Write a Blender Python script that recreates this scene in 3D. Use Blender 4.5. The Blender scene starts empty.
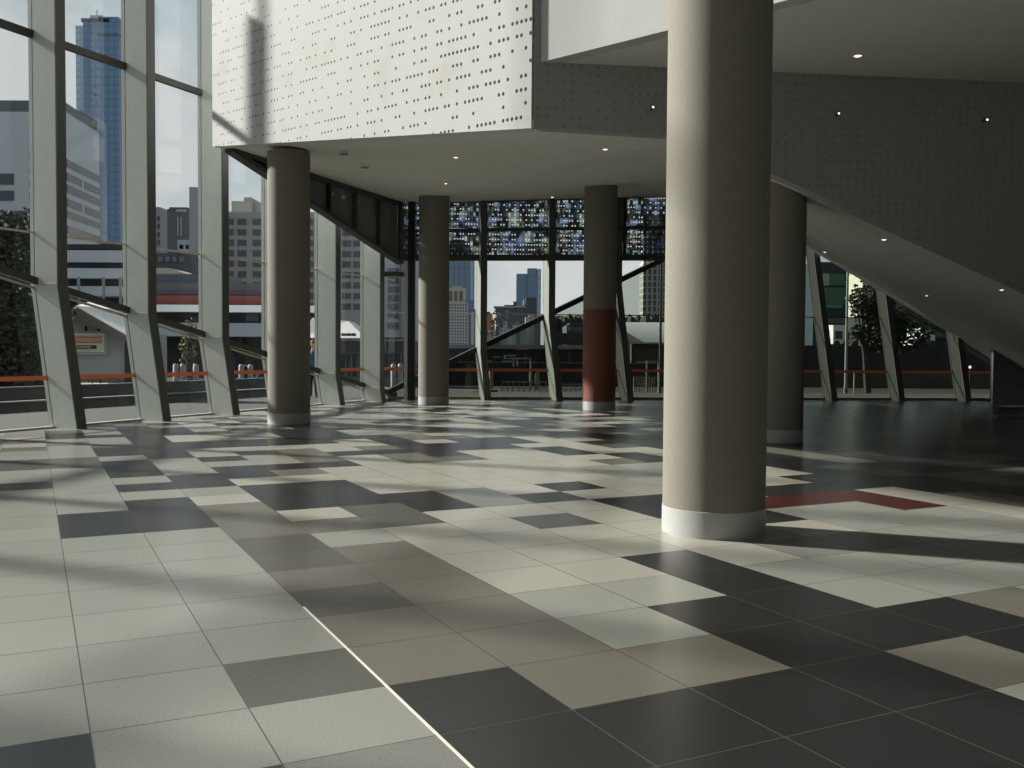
import bpy, bmesh, math, random
from mathutils import Vector, Matrix

random.seed(7)
S = bpy.context.scene
COL = S.collection

# ------------------------------------------------------------------ camera
EYE = 1.485
cam_d = bpy.data.cameras.new('camera')
cam_d.sensor_width = 36.0
cam_d.lens = 36.0 * 955.0 / 1024.0
cam_d.clip_end = 3000
cam = bpy.data.objects.new('camera', cam_d)
COL.objects.link(cam)
cam.location = (0, 0, EYE)
PITCH = math.atan(33.0 / 955.0)
cam.rotation_euler = (Matrix.Rotation(math.pi / 2 - PITCH, 3, 'X') @ Matrix.Rotation(0.0065, 3, 'Z')).to_euler()
S.camera = cam

# ------------------------------------------------------------------ sun, sky, exposure
SUN_AZ = math.radians(21.0)      # the sun stands to the left, a little beyond
SUN_EL = math.radians(30.5)
SDIR = Vector((-math.cos(SUN_AZ) * math.cos(SUN_EL), math.sin(SUN_AZ) * math.cos(SUN_EL), math.sin(SUN_EL)))
sun_d = bpy.data.lights.new('sun', 'SUN')
sun_d.energy = 11.0
sun_d.angle = math.radians(2.4)
sun_d.color = (1.0, 0.96, 0.87)
sun = bpy.data.objects.new('sun', sun_d)
COL.objects.link(sun)
sun.location = (-30, 10, 25)
sun.rotation_euler = SDIR.to_track_quat('Z', 'Y').to_euler()

SKY_STRENGTH = 1.0
world = bpy.data.worlds.new('sky')
S.world = world
world.use_nodes = True
nt = world.node_tree
nt.nodes.clear()


def N(tree, kind, **kw):
    n = tree.nodes.new(kind)
    for k, v in kw.items():
        if k in n.inputs:
            n.inputs[k].default_value = v
        else:
            setattr(n, k, v)
    return n


def build_sky():
    L = nt.links.new
    out = N(nt, 'ShaderNodeOutputWorld')
    bg = N(nt, 'ShaderNodeBackground', Strength=SKY_STRENGTH)
    tc = N(nt, 'ShaderNodeTexCoord')
    mp = N(nt, 'ShaderNodeMapping')
    mp.inputs['Scale'].default_value = (3.2, 3.2, 6.5)
    mp.inputs['Location'].default_value = (1.3, 0.4, 0.25)
    L(tc.outputs['Generated'], mp.inputs['Vector'])
    nz = N(nt, 'ShaderNodeTexNoise', Scale=1.0, Detail=6.0, Roughness=0.55)
    L(mp.outputs['Vector'], nz.inputs['Vector'])
    rmp = N(nt, 'ShaderNodeValToRGB')
    rmp.color_ramp.elements[0].position = 0.43
    rmp.color_ramp.elements[0].color = (0.36, 0.47, 0.53, 1)
    rmp.color_ramp.elements[1].position = 0.57
    rmp.color_ramp.elements[1].color = (0.63, 0.655, 0.66, 1)
    L(nz.outputs['Fac'], rmp.inputs['Fac'])
    # brighter haze low over the horizon
    sep = N(nt, 'ShaderNodeSeparateXYZ')
    L(tc.outputs['Generated'], sep.inputs['Vector'])
    mr = N(nt, 'ShaderNodeMapRange')
    mr.inputs['From Min'].default_value = 0.0
    mr.inputs['From Max'].default_value = 0.22
    mr.inputs['To Min'].default_value = 0.75
    mr.inputs['To Max'].default_value = 0.0
    L(sep.outputs['Z'], mr.inputs['Value'])
    mx = N(nt, 'ShaderNodeMixRGB')
    mx.inputs['Color2'].default_value = (0.72, 0.74, 0.745, 1)
    L(mr.outputs['Result'], mx.inputs['Fac'])
    L(rmp.outputs['Color'], mx.inputs['Color1'])
    # glare of thin cloud around the sun
    dot = N(nt, 'ShaderNodeVectorMath', operation='DOT_PRODUCT')
    L(tc.outputs['Generated'], dot.inputs[0])
    dot.inputs[1].default_value = SDIR
    cl = N(nt, 'ShaderNodeMath', operation='MAXIMUM')
    L(dot.outputs['Value'], cl.inputs[0])
    cl.inputs[1].default_value = 0.0
    pw = N(nt, 'ShaderNodeMath', operation='POWER')
    L(cl.outputs[0], pw.inputs[0])
    pw.inputs[1].default_value = 40.0
    sc = N(nt, 'ShaderNodeVectorMath', operation='SCALE')
    sc.inputs[0].default_value = (0.9, 0.85, 0.75)
    L(pw.outputs[0], sc.inputs['Scale'])
    # deeper, darker sky overhead
    mz = N(nt, 'ShaderNodeMapRange')
    mz.inputs['From Min'].default_value = 0.42
    mz.inputs['From Max'].default_value = 0.75
    mz.inputs['To Min'].default_value = 1.0
    mz.inputs['To Max'].default_value = 0.35
    L(sep.outputs['Z'], mz.inputs['Value'])
    zs = N(nt, 'ShaderNodeVectorMath', operation='SCALE')
    L(mx.outputs['Color'], zs.inputs[0])
    L(mz.outputs['Result'], zs.inputs['Scale'])
    ad = N(nt, 'ShaderNodeVectorMath', operation='ADD')
    L(zs.outputs['Vector'], ad.inputs[0])
    L(sc.outputs['Vector'], ad.inputs[1])
    L(ad.outputs['Vector'], bg.inputs['Color'])
    L(bg.outputs[0], out.inputs['Surface'])


build_sky()
world.cycles.sampling_method = 'MANUAL'
world.cycles.sample_map_resolution = 1024
S.view_settings.view_transform = 'Standard'
S.view_settings.look = 'None'
S.view_settings.exposure = 0.0
S.view_settings.gamma = 1.0
S.view_settings.use_curve_mapping = False
S.cycles.transparent_max_bounces = 32
S.cycles.max_bounces = 10
S.cycles.diffuse_bounces = 6
S.cycles.use_denoising = True
S.cycles.sample_clamp_indirect = 6.0


# ------------------------------------------------------------------ materials
def mat(name, col, rough=0.6, metal=0.0, noise=0.0, nscale=8.0, spec=0.4, bump=0.0, col2=None):
    m = bpy.data.materials.new(name)
    m.use_nodes = True
    t = m.node_tree
    b = t.nodes['Principled BSDF']
    b.inputs['Base Color'].default_value = (*col, 1)
    b.inputs['Roughness'].default_value = rough
    b.inputs['Metallic'].default_value = metal
    b.inputs['Specular IOR Level'].default_value = spec
    if noise or bump:
        tc = N(t, 'ShaderNodeTexCoord')
        nz = N(t, 'ShaderNodeTexNoise', Scale=nscale, Detail=5.0, Roughness=0.6)
        t.links.new(tc.outputs['Object'], nz.inputs['Vector'])
        if noise:
            r = N(t, 'ShaderNodeValToRGB')
            a = [c * (1 - noise) for c in col]
            z = [min(1, c * (1 + noise)) for c in col]
            if col2:
                a, z = col, col2
            r.color_ramp.elements[0].position = 0.3
            r.color_ramp.elements[1].position = 0.7
            r.color_ramp.elements[0].color = (*a, 1)
            r.color_ramp.elements[1].color = (*z, 1)
            t.links.new(nz.outputs['Fac'], r.inputs['Fac'])
            t.links.new(r.outputs['Color'], b.inputs['Base Color'])
        if bump:
            bp = N(t, 'ShaderNodeBump', Strength=bump, Distance=0.01)
            t.links.new(nz.outputs['Fac'], bp.inputs['Height'])
            t.links.new(bp.outputs['Normal'], b.inputs['Normal'])
    return m


def emit(name, col, strength):
    m = bpy.data.materials.new(name)
    m.use_nodes = True
    t = m.node_tree
    t.nodes.clear()
    o = N(t, 'ShaderNodeOutputMaterial')
    e = N(t, 'ShaderNodeEmission', Strength=strength)
    e.inputs['Color'].default_value = (*col, 1)
    t.links.new(e.outputs[0], o.inputs['Surface'])
    return m


def glass_mat(name, tint, refl=0.022):
    m = bpy.data.materials.new(name)
    m.use_nodes = True
    t = m.node_tree
    t.nodes.clear()
    o = N(t, 'ShaderNodeOutputMaterial')
    tr = N(t, 'ShaderNodeBsdfTransparent')
    tr.inputs['Color'].default_value = (*tint, 1)
    gl = N(t, 'ShaderNodeBsdfGlossy', Roughness=0.02)
    gl.inputs['Color'].default_value = (0.9, 0.95, 0.95, 1)
    fr = N(t, 'ShaderNodeFresnel', IOR=1.35)
    ml = N(t, 'ShaderNodeMath', operation='MULTIPLY')
    ml.inputs[1].default_value = refl / 0.04
    t.links.new(fr.outputs[0], ml.inputs[0])
    mn = N(t, 'ShaderNodeMath', operation='MINIMUM')
    mn.inputs[1].default_value = 0.03
    t.links.new(ml.outputs[0], mn.inputs[0])
    mx = N(t, 'ShaderNodeMixShader')
    t.links.new(mn.outputs[0], mx.inputs['Fac'])
    t.links.new(tr.outputs[0], mx.inputs[1])
    t.links.new(gl.outputs[0], mx.inputs[2])
    t.links.new(mx.outputs[0], o.inputs['Surface'])
    return m


def film_mat(name, col):
    m = mat(name, col, 0.6)
    t = m.node_tree
    b = t.nodes['Principled BSDF']
    out = [n for n in t.nodes if n.type == 'OUTPUT_MATERIAL'][0]
    tl = N(t, 'ShaderNodeBsdfTranslucent')
    tl.inputs['Color'].default_value = (*col, 1)
    mx = N(t, 'ShaderNodeMixShader', Fac=0.5)
    t.links.new(b.outputs[0], mx.inputs[1])
    t.links.new(tl.outputs[0], mx.inputs[2])
    t.links.new(mx.outputs[0], out.inputs['Surface'])
    return m


def math_node(t, op, a, b=None):
    n = N(t, 'ShaderNodeMath', operation=op)
    for k, v in enumerate((a, b)):
        if v is None:
            continue
        if isinstance(v, (int, float)):
            n.inputs[k].default_value = v
        else:
            t.links.new(v, n.inputs[k])
    return n.outputs[0]


def hole_mask(t, cu, cv, ru, rv, keep, grow=None):
    """mask (0/1) of small round holes in rows: u along the wall, v up the wall, metres, from the UV map"""
    uv = N(t, 'ShaderNodeUVMap')
    sp = N(t, 'ShaderNodeSeparateXYZ')
    t.links.new(uv.outputs['UV'], sp.inputs['Vector'])
    u = math_node(t, 'DIVIDE', sp.outputs['X'], cu)
    v = math_node(t, 'DIVIDE', sp.outputs['Y'], cv)
    fu, fv = math_node(t, 'FLOOR', u), math_node(t, 'FLOOR', v)
    du = math_node(t, 'DIVIDE', math_node(t, 'SUBTRACT', math_node(t, 'FRACT', u), 0.5), ru / cu)
    dv = math_node(t, 'DIVIDE', math_node(t, 'SUBTRACT', math_node(t, 'FRACT', v), 0.5), rv / cv)
    if grow:
        g = N(t, 'ShaderNodeMapRange')
        g.inputs['From Min'].default_value, g.inputs['From Max'].default_value = grow[0], grow[1]
        g.inputs['To Min'].default_value, g.inputs['To Max'].default_value = grow[2], grow[3]
        t.links.new(sp.outputs['X'], g.inputs['Value'])
        du = math_node(t, 'DIVIDE', du, g.outputs['Result'])
        dv = math_node(t, 'DIVIDE', dv, g.outputs['Result'])
    r2 = math_node(t, 'ADD', math_node(t, 'MULTIPLY', du, du), math_node(t, 'MULTIPLY', dv, dv))
    inside = math_node(t, 'LESS_THAN', r2, 1.0)
    cb = N(t, 'ShaderNodeCombineXYZ')
    t.links.new(fu, cb.inputs['X'])
    t.links.new(fv, cb.inputs['Y'])
    wn = N(t, 'ShaderNodeTexWhiteNoise', noise_dimensions='2D')
    t.links.new(cb.outputs[0], wn.inputs['Vector'])
    on = math_node(t, 'LESS_THAN', wn.outputs['Value'], keep)
    return math_node(t, 'MULTIPLY', inside, on), cb, uv


def perforated_wall_mat():
    m = mat('white_perforated_board', (0.56, 0.568, 0.572), 0.7, spec=0.2)
    t = m.node_tree
    b = t.nodes['Principled BSDF']
    mask, cb, uv = hole_mask(t, 0.088, 0.205, 0.0185, 0.0215, 0.53, (2.0, 8.2, 0.85, 1.45))
    nz = N(t, 'ShaderNodeTexNoise', Scale=1.1, Detail=3.0)
    t.links.new(uv.outputs['UV'], nz.inputs['Vector'])
    r = N(t, 'ShaderNodeValToRGB')
    r.color_ramp.elements[0].position = 0.55
    r.color_ramp.elements[0].color = (0.56, 0.568, 0.572, 1)
    r.color_ramp.elements[1].position = 0.72
    r.color_ramp.elements[1].color = (0.52, 0.515, 0.49, 1)
    t.links.new(nz.outputs['Fac'], r.inputs['Fac'])
    mx = N(t, 'ShaderNodeMixRGB')
    mx.inputs['Color2'].default_value = (0.02, 0.02, 0.02, 1)
    t.links.new(mask, mx.inputs['Fac'])
    t.links.new(r.outputs['Color'], mx.inputs['Color1'])
    t.links.new(mx.outputs['Color'], b.inputs['Base Color'])
    return m


def screen_mat(name, base, cu, cv, ru, rv, keep, tint_amount, veil):
    """dark metal sheet with real see-through holes, some filled with coloured glass"""
    m = mat(name, base, 0.6, spec=0.2)
    t = m.node_tree
    b = t.nodes['Principled BSDF']
    out = [n for n in t.nodes if n.type == 'OUTPUT_MATERIAL'][0]
    mask, cb, uv = hole_mask(t, cu, cv, ru, rv, keep)
    nz = N(t, 'ShaderNodeTexNoise', Scale=1.6, Detail=2.0)
    t.links.new(uv.outputs['UV'], nz.inputs['Vector'])
    hs = N(t, 'ShaderNodeMixRGB')
    hs.inputs['Color1'].default_value = (1, 1, 1, 1)
    hs.inputs['Fac'].default_value = tint_amount
    hv = N(t, 'ShaderNodeValToRGB')
    el = hv.color_ramp.elements
    el[0].position = 0.32
    el[0].color = (0.30, 0.36, 0.72, 1)
    el[1].position = 0.68
    el[1].color = (0.75, 0.62, 0.6, 1)
    e = el.new(0.45)
    e.color = (0.5, 0.62, 0.85, 1)
    e = el.new(0.55)
    e.color = (0.62, 0.76, 0.68, 1)
    t.links.new(nz.outputs['Fac'], hv.inputs['Fac'])
    t.links.new(hv.outputs['Color'], hs.inputs['Color2'])
    # fine coloured glass mosaic, dim, showing between the clear holes
    wn2 = N(t, 'ShaderNodeTexWhiteNoise', noise_dimensions='3D')
    va = N(t, 'ShaderNodeVectorMath', operation='ADD')
    va.inputs[1].default_value = (7.3, 3.1, 2.7)
    t.links.new(cb.outputs[0], va.inputs[0])
    t.links.new(va.outputs['Vector'], wn2.inputs['Vector'])
    vn = N(t, 'ShaderNodeTexNoise', Scale=2.6, Detail=3.0)
    t.links.new(uv.outputs['UV'], vn.inputs['Vector'])
    big = N(t, 'ShaderNodeMapRange')
    big.inputs['From Min'].default_value = 0.28
    big.inputs['From Max'].default_value = 0.6
    t.links.new(vn.outputs['Fac'], big.inputs['Value'])
    vr = N(t, 'ShaderNodeMath', operation='MULTIPLY')
    t.links.new(math_node(t, 'MULTIPLY', math_node(t, 'POWER', wn2.outputs['Value'], 0.9), veil), vr.inputs[0])
    t.links.new(big.outputs['Result'], vr.inputs[1])
    tr = N(t, 'ShaderNodeBsdfTransparent')
    t.links.new(hs.outputs['Color'], tr.inputs['Color'])
    tw = N(t, 'ShaderNodeBsdfTransparent')
    tw.inputs['Color'].default_value = (.92, .95, .95, 1)
    m1 = N(t, 'ShaderNodeMixShader')
    t.links.new(vr.outputs[0], m1.inputs['Fac'])
    t.links.new(b.outputs[0], m1.inputs[1])
    t.links.new(tr.outputs[0], m1.inputs[2])
    mx = N(t, 'ShaderNodeMixShader')
    t.links.new(mask, mx.inputs['Fac'])
    t.links.new(m1.outputs[0], mx.inputs[1])
    t.links.new(tw.outputs[0], mx.inputs[2])
    t.links.new(mx.outputs[0], out.inputs['Surface'])
    return m


def dark_lining_mat():
    m = mat('charcoal_perforated_lining', (0.29, 0.29, 0.285), 0.8, spec=0.2)
    t = m.node_tree
    mask, cb, uv = hole_mask(t, 0.13, 0.13, 0.032, 0.032, 0.6)
    mx = N(t, 'ShaderNodeMixRGB')
    mx.inputs['Color1'].default_value = (0.30, 0.30, 0.295, 1)
    mx.inputs['Color2'].default_value = (0.25, 0.25, 0.245, 1)
    t.links.new(mask, mx.inputs['Fac'])
    t.links.new(mx.outputs['Color'], t.nodes['Principled BSDF'].inputs['Base Color'])
    return m


def tile_mat():
    m = mat('honed_stone_tile', (0.4, 0.4, 0.4), 0.27, spec=0.45)
    t = m.node_tree
    b = t.nodes['Principled BSDF']
    at = N(t, 'ShaderNodeAttribute', attribute_name='tile_colour')
    tc = N(t, 'ShaderNodeTexCoord')
    nz = N(t, 'ShaderNodeTexNoise', Scale=90.0, Detail=3.0)
    t.links.new(tc.outputs['Object'], nz.inputs['Vector'])
    mr = N(t, 'ShaderNodeMapRange')
    mr.inputs['From Min'].default_value = 0.3
    mr.inputs['From Max'].default_value = 0.7
    mr.inputs['To Min'].default_value = 0.88
    mr.inputs['To Max'].default_value = 1.12
    t.links.new(nz.outputs['Fac'], mr.inputs['Value'])
    sc = N(t, 'ShaderNodeVectorMath', operation='SCALE')
    t.links.new(at.outputs['Color'], sc.inputs[0])
    t.links.new(mr.outputs['Result'], sc.inputs['Scale'])
    t.links.new(sc.outputs['Vector'], b.inputs['Base Color'])
    return m


def grid_facade_mat(name, wall, win, sx, sz, fx, fz, rough=0.5):
    """far curtain wall: bays sx wide and floors sz high, window share fx by fz (UV metres)"""
    m = mat(name, wall, rough)
    t = m.node_tree
    b = t.nodes['Principled BSDF']
    uv = N(t, 'ShaderNodeUVMap')
    sp = N(t, 'ShaderNodeSeparateXYZ')
    t.links.new(uv.outputs['UV'], sp.inputs['Vector'])
    a = math_node(t, 'LESS_THAN', math_node(t, 'FRACT', math_node(t, 'DIVIDE', sp.outputs['X'], sx)), fx)
    c = math_node(t, 'LESS_THAN', math_node(t, 'FRACT', math_node(t, 'DIVIDE', sp.outputs['Y'], sz)), fz)
    mx = N(t, 'ShaderNodeMixRGB')
    mx.inputs['Color1'].default_value = (*wall, 1)
    mx.inputs['Color2'].default_value = (*win, 1)
    t.links.new(math_node(t, 'MULTIPLY', a, c), mx.inputs['Fac'])
    t.links.new(mx.outputs['Color'], b.inputs['Base Color'])
    return m


M = {
    'tile': tile_mat(),
    'board': perforated_wall_mat(),
    'white': mat('white_plaster', (0.47, 0.475, 0.475), 0.8, noise=0.03, nscale=3, spec=0.2),
    'soffit': mat('grey_ceiling_board', (0.62, 0.62, 0.575), 0.85, noise=0.03, nscale=2, spec=0.15),
    'darkwall': mat('charcoal_lining', (0.27, 0.27, 0.265), 0.8, noise=0.05, nscale=6, spec=0.2),
    'lining': dark_lining_mat(),
    'concrete': mat('beige_concrete', (0.19, 0.178, 0.151), 0.75, noise=0.05, nscale=30, spec=0.2, bump=0.15),
    'ring': mat('brushed_steel_skirting', (0.36, 0.365, 0.365), 0.5, metal=0.1, noise=0.04, nscale=20),
    'red_paint': mat('red_painted_concrete', (0.15, 0.042, 0.029), 0.6, noise=0.06, nscale=20),
    'fin': mat('pale_grey_painted_steel', (0.60, 0.64, 0.60), 0.55, noise=0.03, nscale=5, spec=0.3),
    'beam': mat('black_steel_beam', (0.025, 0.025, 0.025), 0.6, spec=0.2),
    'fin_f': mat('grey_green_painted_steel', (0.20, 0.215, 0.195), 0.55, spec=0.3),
    'fin_shaded': mat('shaded_painted_steel', (0.035, 0.035, 0.03), 0.6, spec=0.3),  # darker copy of the mullion paint, for those standing in shade
    'fincap': mat('charcoal_steel_edge_shade', (0.085, 0.085, 0.083), 0.5, spec=0.3),  # also paints the shade on the mullions' inner edges
    'bar': mat('white_aluminium', (0.5, 0.51, 0.48), 0.4, spec=0.4),
    'rail': mat('dark_steel_rail', (0.07, 0.07, 0.067), 0.5, spec=0.3),
    'thin': mat('champagne_aluminium', (0.62, 0.56, 0.45), 0.4, spec=0.4),
    'strip': film_mat('orange_safety_film', (0.40, 0.185, 0.115)),
    'glass': glass_mat('clear_glass', (0.955, 0.965, 0.965)),
    'glass_t': glass_mat('tinted_glass', (0.70, 0.735, 0.70)),
    'screen': screen_mat('dark_perforated_metal', (0.11, 0.11, 0.108), 0.085, 0.15, 0.022, 0.026, 0.62, 0.72, 0.95),
    'screen_l': screen_mat('dark_perforated_mesh', (0.17, 0.17, 0.16), 0.085, 0.15, 0.017, 0.021, 0.30, 0.3, 0.16),
    'screen_d': mat('dark_screen_frame', (0.075, 0.075, 0.072), 0.6, spec=0.2),
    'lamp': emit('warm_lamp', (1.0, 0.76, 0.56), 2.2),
    'fixture': mat('white_fixture', (0.6, 0.6, 0.58), 0.4),
    'vent': mat('grey_vent', (0.12, 0.12, 0.115), 0.6),
}

# ------------------------------------------------------------------ mesh helpers


class MB:
    def __init__(self):
        self.v, self.f, self.uv, self.mi = [], [], [], []

    def face(self, pts, uv=None, mi=0):
        n = len(self.v)
        self.v += [tuple(p) for p in pts]
        self.f.append(tuple(range(n, n + len(pts))))
        self.uv.append(uv if uv else [(0, 0)] * len(pts))
        self.mi.append(mi)

    def hexa(self, b, t, mi=0):
        """b, t: four bottom and four top corners in the same order"""
        self.face([b[0], b[3], b[2], b[1]], None, mi)
        self.face(t, None, mi)
        for k in range(4):
            j = (k + 1) % 4
            wl = (Vector(b[j]) - Vector(b[k])).length
            h0 = b[k][2]
            h1 = t[k][2]
            self.face([b[k], b[j], t[j], t[k]], [(0, h0), (wl, h0), (wl, h1), (0, h1)], mi)

    def box(self, x0, x1, y0, y1, z0, z1, mi=0):
        self.hexa([(x0, y0, z0), (x1, y0, z0), (x1, y1, z0), (x0, y1, z0)],
                  [(x0, y0, z1), (x1, y0, z1), (x1, y1, z1), (x0, y1, z1)], mi)

    def bar(self, p, q, w, h, mi=0, up=(0, 0, 1)):
        """rectangular bar from p to q, w across, h along up"""
        p, q = Vector(p), Vector(q)
        d = (q - p).normalized()
        s = d.cross(Vector(up))
        if s.length < 1e-6:
            s = d.cross(Vector((1, 0, 0)))
        s.normalize()
        u = s.cross(d).normalized()
        a, c = s * w / 2, u * h / 2
        self.hexa([p - a - c, p + a - c, p + a + c, p - a + c], [q - a - c, q + a - c, q + a + c, q - a + c], mi)

    def prism(self, poly, z0, z1, mi=0):
        """vertical prism over a plan polygon; z0/z1 numbers or lists"""
        n = len(poly)
        b = [(p[0], p[1], z0[i] if isinstance(z0, (list, tuple)) else z0) for i, p in enumerate(poly)]
        t = [(p[0], p[1], z1[i] if isinstance(z1, (list, tuple)) else z1) for i, p in enumerate(poly)]
        self.face(b[::-1], None, mi)
        self.face(t, None, mi)
        run = 0.0
        for k in range(n):
            j = (k + 1) % n
            wl = math.hypot(poly[j][0] - poly[k][0], poly[j][1] - poly[k][1])
            self.face([b[k], b[j], t[j], t[k]],
                      [(run, b[k][2]), (run + wl, b[j][2]), (run + wl, t[j][2]), (run, t[k][2])], mi)
            run += wl

    def tube(self, pts, rad, seg=10, mi=0, caps=True):
        pts = [Vector(p) for p in pts]
        if isinstance(rad, (int, float)):
            rad = [rad] * len(pts)
        rings = []
        for i, p in enumerate(pts):
            d = (pts[min(i + 1, len(pts) - 1)] - pts[max(i - 1, 0)]).normalized()
            s = d.cross(Vector((0, 0, 1)))
            if s.length < 1e-5:
                s = Vector((1, 0, 0))
            s.normalize()
            u = s.cross(d)
            rings.append([p + (s * math.cos(a) + u * math.sin(a)) * rad[i]
                          for a in [2 * math.pi * k / seg for k in range(seg)]])
        n0 = len(self.v)
        for r in rings:
            self.v += [tuple(p) for p in r]
        for i in range(len(rings) - 1):
            for k in range(seg):
                j = (k + 1) % seg
                self.f.append((n0 + i * seg + k, n0 + i * seg + j, n0 + (i + 1) * seg + j, n0 + (i + 1) * seg + k))
                self.uv.append([(0, 0)] * 4)
                self.mi.append(mi)
        if caps:
            for r in (0, len(rings) - 1):
                self.f.append(tuple(n0 + r * seg + k for k in range(seg)))
                self.uv.append([(0, 0)] * seg)
                self.mi.append(mi)

    def lathe(self, prof, cx=0, cy=0, seg=48, mi=0):
        """prof: list of (radius, z)"""
        n0 = len(self.v)
        for r, z in prof:
            for k in range(seg):
                a = 2 * math.pi * k / seg
                self.v.append((cx + r * math.cos(a), cy + r * math.sin(a), z))
        for i in range(len(prof) - 1):
            for k in range(seg):
                j = (k + 1) % seg
                self.f.append((n0 + i * seg + k, n0 + i * seg + j, n0 + (i + 1) * seg + j, n0 + (i + 1) * seg + k))
                self.uv.append([(0, 0)] * 4)
                self.mi.append(mi)
        for r in (0, len(prof) - 1):
            if prof[r][0] > 1e-4:
                self.f.append(tuple(n0 + r * seg + k for k in range(seg)))
                self.uv.append([(0, 0)] * seg)
                self.mi.append(mi)

    def build(self, name, mats, parent=None, loc=None, smooth=False, label=None, cat=None, group=None, kind=None, fixn=True):
        me = bpy.data.meshes.new(name)
        me.from_pydata([Vector(p) for p in self.v], [], self.f)
        uvl = me.uv_layers.new(name='UVMap')
        k = 0
        for fu in self.uv:
            for c in fu:
                uvl.data[k].uv = c
                k += 1
        if not isinstance(mats, (list, tuple)):
            mats = [mats]
        for m in mats:
            me.materials.append(M[m] if isinstance(m, str) else m)
        for p, i in zip(me.polygons, self.mi):
            p.material_index = i
        if fixn:
            bm = bmesh.new()
            bm.from_mesh(me)
            bmesh.ops.remove_doubles(bm, verts=bm.verts, dist=1e-5)
            bmesh.ops.recalc_face_normals(bm, faces=bm.faces)
            bm.to_mesh(me)
            bm.free()
        if smooth:
            for p in me.polygons:
                p.use_smooth = True
            me.set_sharp_from_angle(angle=math.radians(35))
        o = bpy.data.objects.new(name, me)
        COL.objects.link(o)
        if parent:
            o.parent = parent
        if loc:
            o.location = loc
        tag(o, label, cat, group, kind)
        return o


def tag(o, label=None, cat=None, group=None, kind=None):
    if label:
        o['label'] = label
    if cat:
        o['category'] = cat
    if group:
        o['group'] = group
    if kind:
        o['kind'] = kind
    return o


def empty(name, loc=(0, 0, 0), label=None, cat=None, group=None, kind=None):
    o = bpy.data.objects.new(name, None)
    o.empty_display_size = 0.3
    COL.objects.link(o)
    o.location = loc
    return tag(o, label, cat, group, kind)


def copy_tree(o, loc, label=None):
    c = o.copy()
    COL.objects.link(c)
    c.location = loc
    if label:
        c['label'] = label
    for ch in [k for k in o.children]:
        d = ch.copy()
        COL.objects.link(d)
        d.parent = c
    return c


# ------------------------------------------------------------------ plan of the hall
ROOF = 16.6
P0 = Vector((-8.50, 17.68))                  # foot of the first visible mullion of the left glass wall
FD = Vector((0.386, 0.9225))                 # along the left glass wall, away from the camera
FN = Vector((0.9225, -0.386))                # into the hall
STEP = 2.184
C0 = Vector((-3.75, 28.9))                   # far left corner
ED = Vector((0.9962, 0.0870))                # along the far glass wall
EN = Vector((0.087, -0.9962))                # into the hall
A = (-6.068, 19.698, 5.659)                  # white box, left end of its bottom edge
B = (0.276, 14.486, 4.853)                   # white box, right end
C = (2.738, 14.780, 4.785)                   # fold between flat and sloping ceiling, near end
D = (6.364, 29.70, 6.34)                    # same fold, far end
E_ = (-3.381, 28.70, 5.882)                  # far left corner of the low ceiling
F_ = (8.242, 15.436, 2.537)
F2_ = (13.6, 16.1, 0.02)
G2_ = (17.15, 30.72, 0.25)
G = (13.766, 30.43, 2.242)
H2 = 5.82                                    # upper ceiling


def left_pt(k, h, off=0.0):
    """point of the left glass wall; its foot leans into the hall below the fold"""
    hk = max(0.0, 2.66 - 0.455 * k)
    p = P0 + FD * (STEP * k) - FN * (0.170 * min(h, hk) - 0.02 - off)
    return Vector((p.x, p.y, h))


def fold_l(k):
    return max(0.0, 2.66 - 0.455 * k)


def far_fold(x):
    return max(0.02, 0.14 + 0.470 * (x + 3.75))


def far_pt(s, h, off=0.0):
    """point of the far glass wall at distance s from the corner"""
    p = C0 + ED * s
    hk = far_fold(p.x)
    t = min(h, hk)
    p = p - EN * (0.13 * t - off) - ED * (0.09 * t)
    return Vector((p.x, p.y, h))


# ------------------------------------------------------------------ floor
T_ = 0.6
YAW = 0.4659
OX, OY = -2.704 * 0.599, 6.075 * 0.599
TU = Vector((math.cos(YAW), math.sin(YAW)))
TV = Vector((-math.sin(YAW), math.cos(YAW)))
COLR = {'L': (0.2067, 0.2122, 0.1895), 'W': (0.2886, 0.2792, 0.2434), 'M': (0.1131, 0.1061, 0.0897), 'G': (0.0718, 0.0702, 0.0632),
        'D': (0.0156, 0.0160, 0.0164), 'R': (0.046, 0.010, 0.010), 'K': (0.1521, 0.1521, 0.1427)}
TILES = {}


def put(code, s):
    for q in s.split():
        i, js = q.split(':')
        for jj in js.split(','):
            if '~' in jj:
                a, b = jj.split('~')
                for j in range(int(a), int(b) + 1):
                    TILES[(int(i), j)] = code
            else:
                TILES[(int(i), int(jj))] = code


for i in range(-6, 13):
    for j in range(-4, 13):
        TILES[(i, j)] = 'L'
for i in range(4, 13):
    for j in range(2, 18):
        TILES[(i, j)] = 'W'
put('W', '5:6 2:9 3:7,11,16,17,20,21 4:11,17,20,21 5:2,11,12 6:12~14 7:13,14,17,18 13:2~5,8~10 12:7,8,9,10,11 13:11~13 9:9~14 10:8~14')
put('L', '2:10,13~15 3:14 4:14,15 5:1,20,21 8:1,3 7:0,1 8:0 4:0 9:0,1,2 10:2~4 11:2~4 12:2,3 10:9,10 11:5~9 8:17,18 -1:13,14 0:9~14 1:10,12,16')
put('M', '2:0,1,3,6~8 3:-1~4,6 4:-1,12 5:14~16 8:-1 6:-2 7:15,16 7:13,14 11:11 15:7,8 16:9~13 18:10 16:5,6 14:3,4 19:8 20:8 16:14,15')
put('K', '6:7,8 8:2 9:2 1:-2 -2:5,6 -2:11,12')
put('G', '1:0 2:2,4,5 4:6,7 6:5 8:13 0:15,16 -1:15,16 -2:15,16')
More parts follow.
